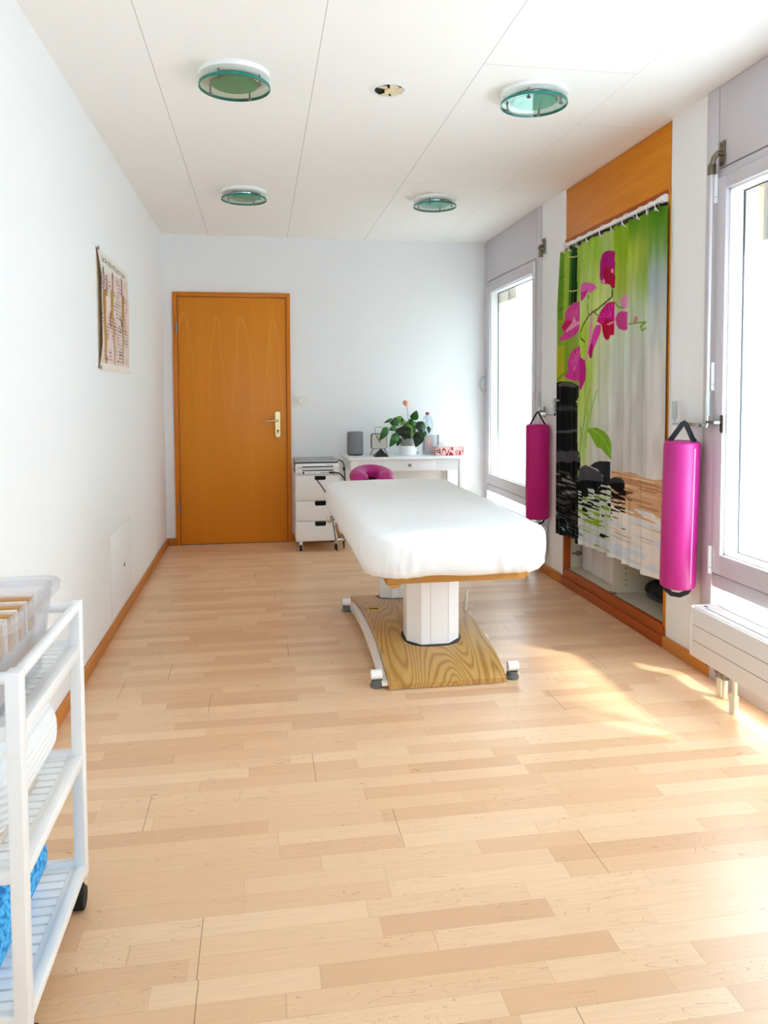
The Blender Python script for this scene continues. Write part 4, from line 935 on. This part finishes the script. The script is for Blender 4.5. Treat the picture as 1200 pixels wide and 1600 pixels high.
def device(z, lab, ports):
    t = thing('electronic_device', (.432, 6.12, z), lab, 'electronic device', 'flat white electronic devices')
    b = B(); box(b, .262, .600, 5.935, 6.30, z, z+.040, .003); obj('housing', b, 'white_paint', t)
    b = B(); box(b, .2615, .264, 5.95, 6.28, z+.008, z+.036); obj('side_strip', b, 'dark_grey', t, 'dark side strip')
    b = B(); zs = z+(.029 if ports else .014); box(b, .312, .556, 5.9338, 5.937, zs-.0045, zs+.0045, .001); obj('front_slot', b, 'black_plastic', t, 'black slot across the front')
    for k in range(3):
        b = B(); x = .284+.008*k; cyl(b, (x, 5.9335, z+.010), (x, 5.936, z+.010), .003, 10); obj('button', b, 'dark_grey', t, 'small dark button')
    if ports:
        b = B(); cyl(b, (.322, 5.9305, z+.011), (.322, 5.936, z+.011), .0085, 16); obj('dial', b, 'black_plastic', t, 'black round knob')
        b = B(); box(b, .36, .42, 5.9342, 5.936, z+.011, z+.0125); 
        for k in range(7): box(b, .452+.013*k, .459+.013*k, 5.9342, 5.936, z+.008, z+.015)
        obj('port_row', b, 'dark_grey', t, 'row of small dark ports')
    else:
        b = B(); box(b, .50, .535, 5.9342, 5.936, z+.028, z+.030); box(b, .540, .545, 5.9342, 5.936, z+.027, z+.033); obj('marking', b, 'dark_grey', t, 'tiny dark marking')
device(.6045, 'white electronic device with a round black knob directly on the drawer cabinet', True)
device(.6475, 'white electronic device with one black slot, second in the stack on the cabinet', False)
t = thing('flat_silver_device', (.43, 6.13, .69), 'flat silver-grey device topping the stack on the drawer cabinet', 'electronic device')
b = B(); box(b, .258, .592, 5.945, 6.30, .6965, .709, .003); obj('lid', b, 'silver_case', t)
b = B(); box(b, .259, .591, 5.944, 6.30, .6885, .697, .002); obj('base', b, 'black_plastic', t, 'black lower edge')
def cable(name, pts, r, lab, plug=None):
    b = B(); P = [Vector(p) for p in pts]; Q = []
    for i in range(len(P)-1):
        p0, p1, p2, p3 = P[max(i-1, 0)], P[i], P[i+1], P[min(i+2, len(P)-1)]
        for k in range(6):
            u = k/6; Q.append(.5*((2*p1)+(p2-p0)*u+(2*p0-5*p1+4*p2-p3)*u*u+(3*p1-p0-3*p2+p3)*u**3))
    Q.append(P[-1]); tube(b, Q, r, 8)
    if plug: 
        t = thing(name, pts[-1], lab, 'cable'); obj('cord', b, 'black_plastic', t)
        b = B(); cyl(b, plug[0], plug[1], plug[2], 12); obj('connector', b, 'black_plastic', t); return t
    return tag(obj(name, b, 'black_plastic'), lab, 'cable')
cable('power_cable', [(.592, 6.02, .704), (.618, 5.98, .702), (.636, 5.95, .682), (.640, 5.94, .64), (.645, 5.94, .56), (.640, 5.96, .40), (.645, 6.05, .20), (.65, 6.15, .006)], .0045, 'black cable looping from the top silver device past the cabinet edge', ((.638, 5.942, .655), (.641, 5.94, .628), .010))
cable('signal_cable', [(.535, 5.935, .616), (.56, 5.90, .618), (.60, 5.885, .610), (.635, 5.89, .57), (.650, 5.92, .50), (.640, 5.96, .3), (.64, 6.0, .006)], .0055, 'thick black cable plugged into the lower white device', ((.525, 5.936, .616), (.555, 5.906, .618), .008))
cable('drawer_cable', [(.424, 5.948, .560), (.430, 5.938, .554), (.455, 5.93, .520), (.475, 5.93, .49), (.51, 5.92, .42), (.55, 5.90, .2), (.575, 5.88, .008)], .004, 'thin black cable hanging out of the top drawer slot')
cable('floor_lead', [(.46, 4.24, .54), (.47, 4.28, .50), (.475, 4.36, .47), (.50, 4.45, .46)], .004, 'short black lead under the left edge of the massage table')

dk = thing('console_desk', (1.16, 6.14, 0), 'white painted console desk with one small drawer against the back wall', 'desk')
b = B(); box(b, .668, 1.652, 5.895, 6.378, .706, .726, .006, 3); obj('tabletop', b, 'white_paint', dk)
for x, y in ((.690, 5.918), (1.557, 5.918), (.690, 6.318), (1.557, 6.318)):
    b = B(); box(b, x, x+.046, y, y+.046, 0, .706, .003); obj('leg', b, 'white_paint', dk)
b = B(); box(b, .736, .937, 5.926, 5.942, .612, .706); box(b, 1.379, 1.557, 5.926, 5.942, .612, .706); box(b, .736, 1.557, 6.34, 6.356, .612, .706); box(b, .698, .714, 5.964, 6.318, .612, .706); box(b, 1.579, 1.595, 5.964, 6.318, .612, .706); obj('apron', b, 'white_paint', dk)
b = B(); box(b, .940, 1.376, 5.924, 6.30, .616, .704, .002); dw = obj('drawer', b, 'white_paint', dk)
b = B(); lathe(b, [(.006, 0), (.006, .010), (.013, .016), (.013, .022), (.008, .026)], 0, 0, 20)
for v in b.verts: v.co = Vector((1.155+v.co.x, 5.924-v.co.z, .662+v.co.y))
obj('knob', b, 'steel', dw, 'steel knob')
DT = .7265
t = thing('smart_speaker', (.757, 6.19, DT), 'grey fabric cylinder speaker at the left end of the desk', 'speaker')
b = B(); lathe(b, [(.060, DT+.008), (.0645, DT+.014), (.0655, DT+.03), (.0655, DT+.178), (.062, DT+.188), (.052, DT+.192)], .757, 6.19, 48); obj('body', b, 'speaker_fabric', t)
b = B(); lathe(b, [(.052, DT), (.060, DT+.003), (.061, DT+.009)], .757, 6.19, 48); obj('base_ring', b, 'black_plastic', t, 'dark base ring')
t = thing('alarm_clock', (.950, 6.17, DT), 'square alarm clock with wire handle behind the black pyramid', 'clock')
b = B(); prism(b, rrect(.886, 1.014, .775, .902, .020), 1, 6.150, 6.200); obj('case', b, 'dark_grey', t, 'dark rounded case')
b = B(); prism(b, rrect(.891, 1.009, .780, .897, .017), 1, 6.1475, 6.152); obj('face', b, 'clock_face', t, 'pale dial')
b = B(); tube(b, [(.922, 6.1462, .890), (.935, 6.1462, .866), (.958, 6.1462, .826)], .0032, 8); obj('hand', b, 'black_plastic', t, 'dark hand')
b = B(); tube(b, [(.921, 6.175, .900), (.921, 6.175, .948), (.927, 6.175, .954), (.973, 6.175, .954), (.979, 6.175, .948), (.979, 6.175, .900)], .0022, 8); obj('wire_handle', b, 'steel', t)
for x0, x1 in ((.905, .880), (.995, 1.020)):
    b = B(); tube(b, [(x0, 6.16, .778), (x1, 6.16, DT+.003)], .0035, 8); tube(b, [(x0, 6.19, .778), (x1, 6.19, DT+.003)], .0035, 8); obj('leg', b, 'steel', t)
t = thing('pyramid_ornament', (.942, 6.02, DT), 'black pyramid ornament in front of the clock on the desk', 'ornament')
b = B(); q = [b.verts.new(p) for p in ((.884, 5.965, DT), (1.0, 5.965, DT), (1.0, 6.08, DT), (.884, 6.08, DT))]; ap = b.verts.new((.942, 6.022, DT+.063))
b.faces.new(list(reversed(q)))
for k in range(4): b.faces.new((q[k], q[(k+1) % 4], ap))
obj('pyramid', b, 'pebble', t, None, 10)

# potted plant
px, py = 1.184, 6.12
pl = thing('potted_anthurium', (px, py, DT), 'leafy plant with one pink flower in a white and grey pot on the desk', 'plant')
b = B(); lathe(b, [(.064, DT), (.069, DT+.005), (.071, DT+.077)], px, py, 48); obj('pot_lower', b, 'white_gloss', pl, 'white glossy lower pot')
b = B(); lathe(b, [(.0665, DT+.076), (.066, DT+.082), (.0675, DT+.135), (.064, DT+.137), (.060, DT+.120)], px, py, 48); obj('pot_rim', b, 'pot_grey', pl, 'grey upper band')
b = B(); lathe(b, [(.062, DT+.110), (.05, DT+.124), (.02, DT+.128)], px, py, 32); obj('soil', b, 'soil', pl, 'dark soil')
random.seed(4)
def pxw(cx_, cy_):
    X = .926+(580+cx_/15-589)*.00529; Z = .838-(640+cy_/15-690)*.00513; return X, Z
LV = [('leaf_dark', 560, 300, 450, 330, 130, .03), ('leaf', 900, 300, 1010, 240, 110, .03), ('leaf_dark', 780, 480, 900, 700, 150, -.02), ('leaf', 660, 300, 540, 300, 120, .01), ('leaf_dark', 860, 280, 1000, 400, 170, .03), ('leaf', 340, 400, 150, 720, 150, -.08), ('leaf', 500, 215, 290, 308, 75, 0), ('leaf_dark', 610, 190, 500, 390, 130, .02), ('leaf_light', 610, 250, 740, 150, 110, .03), ('leaf', 560, 410, 385, 468, 120, -.04),
      ('leaf', 560, 540, 370, 870, 175, -.10), ('leaf_dark', 630, 640, 570, 865, 110, -.06), ('leaf_dark', 700, 370, 725, 700, 260, -.12), ('leaf_light', 820, 290, 650, 335, 90, -.03), ('leaf_light', 830, 340, 905, 650, 120, -.07),
      ('leaf', 975, 250, 1065, 15, 165, .0), ('leaf', 950, 260, 975, 490, 130, -.05), ('leaf_dark', 1060, 280, 1200, 590, 210, -.05), ('leaf_light', 1200, 280, 1240, 540, 95, .0), ('leaf_dark', 1080, 520, 985, 885, 230, -.09),
      ('leaf', 1190, 520, 1250, 650, 120, -.03), ('leaf_dark', 1330, 400, 1345, 580, 85, -.02), ('leaf', 480, 300, 640, 380, 120, -.02), ('leaf', 740, 330, 850, 470, 150, -.05), ('leaf_dark', 1010, 420, 880, 560, 140, -.03), ('leaf', 690, 230, 800, 300, 110, .05), ('leaf_dark', 620, 420, 640, 640, 150, -.02)]
buckets = {'leaf': B(), 'leaf_dark': B(), 'leaf_light': B()}; stems = B()
for m_, ax_, ay_, bx_, by_, wd, dy in LV:
    X0_, Z0_ = pxw(ax_, ay_); X1_, Z1_ = pxw(bx_, by_); wv = wd/15*.00529*.58; ln = math.hypot(X1_-X0_, Z1_-Z0_)
    d = Vector((X1_-X0_, 0, Z1_-Z0_)); e = Vector((-d.z, 0, d.x)).normalized(); tw = random.uniform(-.35, .35)
    y0_ = py+dy
    def lf(u, v, d=d, e=e, wv=wv, X0_=X0_, Z0_=Z0_, y0_=y0_, ln=ln, tw=tw):
        s = math.sin(PI*min(1, u**.62))**.85*(1-.10*u) if u > 0 else 0
        c = (v-.5)*2; p = Vector((X0_, y0_, Z0_))+d*u+e*(wv*s*c)
        p.y += -.035*math.sin(PI*u)*ln/.15+.22*wv*abs(c)*s+tw*wv*c*s; return p
    grid(buckets[m_], lf, 12, 8)
    bx0 = px+max(-.03, min(.03, (X0_-px)*.4))
    tube(stems, [(bx0, py, DT+.118), ((bx0*.6+X0_*.4), py+dy*.4, (DT+.12)*.45+Z0_*.55+.03), (X0_, y0_, Z0_)], .0022, 6)
for m_, bb in buckets.items():
    bmesh.ops.remove_doubles(bb, verts=bb.verts[:], dist=1e-6)
    o = obj('foliage', bb, m_, pl, {'leaf': 'mid-green leaves', 'leaf_dark': 'dark green leaves', 'leaf_light': 'light green leaves'}[m_])
obj('leaf_stalks', stems, 'stem_green', pl)
fx, fz = .926+(634-589)*.00529, .838-(632-690)*.00513
b = B(); tube(b, [(px+.005, py, DT+.12), (px-.0, py-.02, .99), (fx+.014, py-.015, 1.06), (fx+.010, py-.01, 1.10), (fx, py, fz)], .0022, 8); obj('flower_stalk', b, 'stem_green', pl)
b = B(); grid(b, lambda u, v: Vector((fx-.026+.058*u, py-.01-.02*math.sin(PI*u)+.012*abs(v-.5), fz-.006+.050*(v-.5)*math.sin(PI*(.08+.84*u))**.6+.030*(1-u)*(.6)+.006)), 12, 8); obj('flower', b, 'flower_pink', pl, 'pale pink flower')
b = B(); tube(b, [(fx, py-.022, fz+.004), (fx+.012, py-.032, fz+.022)], .003, 8); obj('spadix', b, 'cream_plastic', pl, 'pale spadix')

t = thing('water_bottle', (1.372, 6.25, DT), 'clear plastic bottle with a red cap behind the anatomy card on the desk', 'bottle')
b = B(); lathe(b, [(.036, DT), (.042, DT+.006), (.043, DT+.05), (.041, DT+.12), (.037, DT+.165), (.038, DT+.18), (.043, DT+.205), (.045, DT+.245), (.042, DT+.275), (.032, DT+.300), (.018, DT+.318), (.0135, DT+.323)], 1.372, 6.25, 40); obj('bottle_body', b, 'bottle_plastic', t)
b = B(); lathe(b, [(.0155, DT+.320), (.0160, DT+.338), (.0145, DT+.342)], 1.372, 6.25, 24); obj('cap', b, 'red_cap', t, 'red screw cap')
t = thing('anatomy_card', (1.354, 6.15, DT), 'grey card with a small muscle figure standing on the desk', 'card')
b = B(); box(b, 1.306, 1.402, 6.142, 6.156, DT, DT+.158, .001); obj('card_block', b, 'card_grey', t)
b = B()
fy_ = 6.1418
def blob(bm, x0, z0, x1, z1, r): tube(bm, [(x0, fy_, z0), (x1, fy_, z1)], r, 8)
blob(b, 1.358, .858, 1.358, .866, .006); blob(b, 1.358, .818, 1.358, .846, .008); blob(b, 1.352, .812, 1.350, .77, .0042); blob(b, 1.364, .812, 1.366, .77, .0042); blob(b, 1.350, .846, 1.338, .835, .004); blob(b, 1.366, .846, 1.379, .835, .004); blob(b, 1.338, .835, 1.342, .856, .003); blob(b, 1.379, .835, 1.376, .856, .003)
for v in b.verts: v.co.y = fy_+(v.co.y-fy_)*.08
obj('muscle_figure', b, 'flower_pink', t, 'small reddish muscle figure')
b = B()
for k in range(9): box(b, 1.316, 1.322, 6.1412, 6.143, .755+.011*k, .7625+.011*k)
obj('lettering', b, 'black_plastic', t, 'column of dark marks down the left side')
t = thing('clear_card_stand', (1.425, 6.18, DT), 'clear card stand between the anatomy card and the tissue box', 'card stand')
b = B(); box(b, 1.398, 1.446, 6.175, 6.181, DT, DT+.158, .001); obj('front', b, 'acrylic', t)
b = B(); box(b, 1.4455, 1.449, 6.165, 6.195, DT, DT+.158, .001); obj('edge', b, 'dark_grey', t, 'dark edge')
t = thing('tissue_box', (1.505, 6.06, DT), 'red and pink zebra-patterned tissue box at the right end of the desk', 'tissue box')
b = B(); box(b, 1.385, 1.628, 6.00, 6.115, DT, DT+.066, .002); bx_ = obj('carton', b, 'zebra_print', t)
b = B(); box(b, 1.394, 1.422, 5.9988, 6.001, DT+.022, DT+.044); obj('logo', b, 'blue_mark', bx_, 'small dark blue emblem')
b = B(); box(b, 1.398, 1.403, 5.9982, 6.0, DT+.030, DT+.037); box(b, 1.405, 1.409, 5.9982, 6.0, DT+.030, DT+.035); box(b, 1.411, 1.418, 5.9982, 6.0, DT+.031, DT+.036); obj('logo_mark', b, 'white_gloss', bx_, 'white mark on the emblem')
b = B()
def tis(u, v):
    a = u*2*PI; r = (1-v)**.6
    return (1.508+(.095*math.cos(a)+.012*math.sin(3*a))*(.35+.65*r)*(1 if v < .98 else .2), 6.058+.030*math.sin(a)*(.4+.6*r), DT+.064+.052*v**.7*(1+.12*math.sin(2*a+1)))
grid(b, tis, 36, 8); bmesh.ops.remove_doubles(b, verts=b.verts[:], dist=1e-5); bmesh.ops.holes_fill(b, edges=b.edges[:], sides=40); obj('tissue', b, 'tissue', t, 'white tissue puffing out')

# ------------------------------------------------------------------ white trolley at the left
tr = thing('utility_trolley', (-.59, 1.68, 0), 'white slatted trolley with three shelves by the left wall', 'trolley')
TX0, TX1, TY0, TY1 = -.745, -.430, 1.432, 1.930
pw, pd = .026, .036
for x in (TX0, TX1-pw):
    for y in (TY0, TY1-pd):
        b = B(); box(b, x, x+pw, y, y+pd, .058, .738, .003); po = obj('post', b, 'white_paint', tr)
        if y == TY0 and x > -.5:
            for z in (.585, .322):
                b = B(); cyl(b, (x+.013, y-.0008, z), (x+.013, y+.001, z), .008, 20); obj('screw_cover', b, 'white_gloss', po)
for z0, z1 in ((.611, .638), (.346, .371), (.072, .098)):
    b = B()
    box(b, TX1-.020, TX1, TY0+pd, TY1-pd, z0, z1, .002); box(b, TX0, TX0+.020, TY0+pd, TY1-pd, z0, z1, .002)
    box(b, TX0+pw, TX1-pw, TY0+.008, TY0+.028, z0, z1, .002); box(b, TX0+pw, TX1-pw, TY1-.030, TY1-.010, z0, z1+.006, .002)
    sf = obj('shelf_frame', b, 'white_paint', tr)
    b = B(); y = TY0+.028; zt = z1-.006
    box(b, TX1-.036, TX1-.020, TY0+.028, TY1-.030, zt-.010, zt, .001); box(b, TX0+.020, TX0+.036, TY0+.028, TY1-.030, zt-.010, zt, .001)
    while y < TY1-.045:
        box(b, TX0+.036, TX1-.036, y+.0034, y+.0266, zt-.017, zt, .0008); y += .0300
    obj('slats', b, 'white_paint', tr)
for x in (TX0+pw/2, TX1-pw/2):
    b = B(); cyl(b, (x, TY0+.004, .724), (x, TY1-.004, .724), .0125, 18); obj('side_bar', b, 'white_paint', tr)
for y in (TY0+pd/2, TY1-pd/2):
    b = B(); cyl(b, (TX0+.006, y, .724), (TX1-.006, y, .724), .0115, 18); obj('end_bar', b, 'white_paint', tr)
for x in (TX0+.02, TX1-.014):
    for y in (TY0+.03, TY1-.055):
        b = B(); cyl(b, (x, y, .050), (x, y, .060), .016, 16); box(b, x-.012, x+.012, y-.014, y+.014, .034, .052, .004); ca = obj('castor', b, 'black_plastic', tr, 'black castor')
        b = B(); cyl(b, (x-.015, y+.006, .026), (x+.015, y+.006, .026), .026, 26); obj('wheel', b, 'rubber', ca, 'black wheel')

# plastic tub with upright cards on the top shelf
ZB = .634
tb = thing('plastic_tub', (-.59, 1.59, ZB), 'clear plastic tub on the top shelf of the trolley', 'tub')
def tub_ring(bm, x0, x1, y0, y1, r, z): return [bm.verts.new((x, y, z)) for x, y in rrect(x0, x1, y0, y1, r, 6)]
b = B(); T0, T1 = (-.712, -.472, 1.492, 1.748), (-.735, -.449, 1.424, 1.776)
R0 = tub_ring(b, T0[0]+.012, T0[1]-.012, T0[2]+.012, T0[3]-.012, .02, ZB); R1 = tub_ring(b, *T0, .026, ZB+.008); R2 = tub_ring(b, *T1, .036, .826)
I2 = tub_ring(b, T1[0]+.003, T1[1]-.003, T1[2]+.003, T1[3]-.003, .034, .826); I1 = tub_ring(b, T0[0]+.003, T0[1]-.003, T0[2]+.003, T0[3]-.003, .024, ZB+.012)
for p, q in ((R0, R1), (R1, R2), (R2, I2), (I2, I1)):
    for k in range(len(p)): b.faces.new((p[k], p[(k+1) % len(p)], q[(k+1) % len(p)], q[k]))
b.faces.new(list(reversed(R0))); b.faces.new(I1); obj('tub_body', b, 'tub_plastic', tb)
b = B(); prev = None
for ins, z in ((0, .812), (-.011, .808), (-.013, .826), (-.010, .832), (0, .834), (.004, .828)):
    R_ = tub_ring(b, T1[0]+ins, T1[1]-ins, T1[2]+ins, T1[3]-ins, .036-ins*.5, z)
    if prev:
        for k in range(len(R_)): b.faces.new((prev[k], prev[(k+1) % len(R_)], R_[(k+1) % len(R_)], R_[k]))
    prev = R_
obj('rim', b, 'tub_plastic', tb, 'thick clear rim')
b = B(); box(b, -.700, -.486, 1.500, 1.738, ZB+.0135, .735, .004); tag(obj('pale_box', b, 'cream_card'), 'pale box lying under the cards in the clear tub', 'box')
for k in range(8):
    y = 1.500+.032*k; tan = k % 2 == 0
    b = B(); box(b, -.704, -.482, y, y+(.019 if tan else .0125), .7355, .804 if tan else .806, .002); o = obj('card_divider', b, 'tan_card' if tan else 'cream_card')
    nm = ('nearest', 'second', 'third', 'fourth', 'fifth', 'sixth', 'seventh', 'farthest')[k]
    tag(o, '%s card upright in the clear tub, %s%s' % ('tan' if tan else 'cream', nm, '' if k in (0, 7) else ' from the front'), 'card', 'cards upright in the tub')

def roll(name, x, y0, y1, z, rx, rz, p, mat, lab, cat, n=56):
    b = B(); rings = []
    for y, s in ((y0, .80), (y0+.006, .93), (y0+.02, 1.0), (y1-.02, 1.0), (y1-.006, .94), (y1, .80)):
        R_ = []
        for k in range(n):
            a = 2*PI*k/n; c, s_ = math.cos(a), math.sin(a)
            R_.append(b.verts.new((x+rx*s*math.copysign(abs(c)**p, c), y, z+rz*s*math.copysign(abs(s_)**p, s_))))
        rings.append(R_)
    for p_, q in zip(rings, rings[1:]):
        for k in range(n): b.faces.new((p_[k], p_[(k+1) % n], q[(k+1) % n], q[k]))
    b.faces.new(list(reversed(rings[0]))); b.faces.new(rings[-1])
    return tag(obj(name, b, mat, None, None, 50), lab, cat)
zt2, zt3 = .365, .092
b = B()
def fold(u, v): return None
box(b, -.720, -.500, 1.47, 1.79, zt2+.0005, zt2+.022, .010, 3); o = obj('folded_throw', b, 'beige_throw'); tag(o, 'beige throw folded under the white towel on the trolley', 'throw')
roll('waffle_towel', -.592, 1.468, 1.825, zt2+.022+.093, .128, .094, .80, 'waffle_towel', 'thick white rolled towel on the middle shelf of the trolley', 'towel')
roll('blue_roll', -.575, 1.475, 1.845, zt3+.0785, .078, .078, 1.0, 'blue_mesh', 'blue textured roll on the bottom shelf of the trolley', 'mat roll')
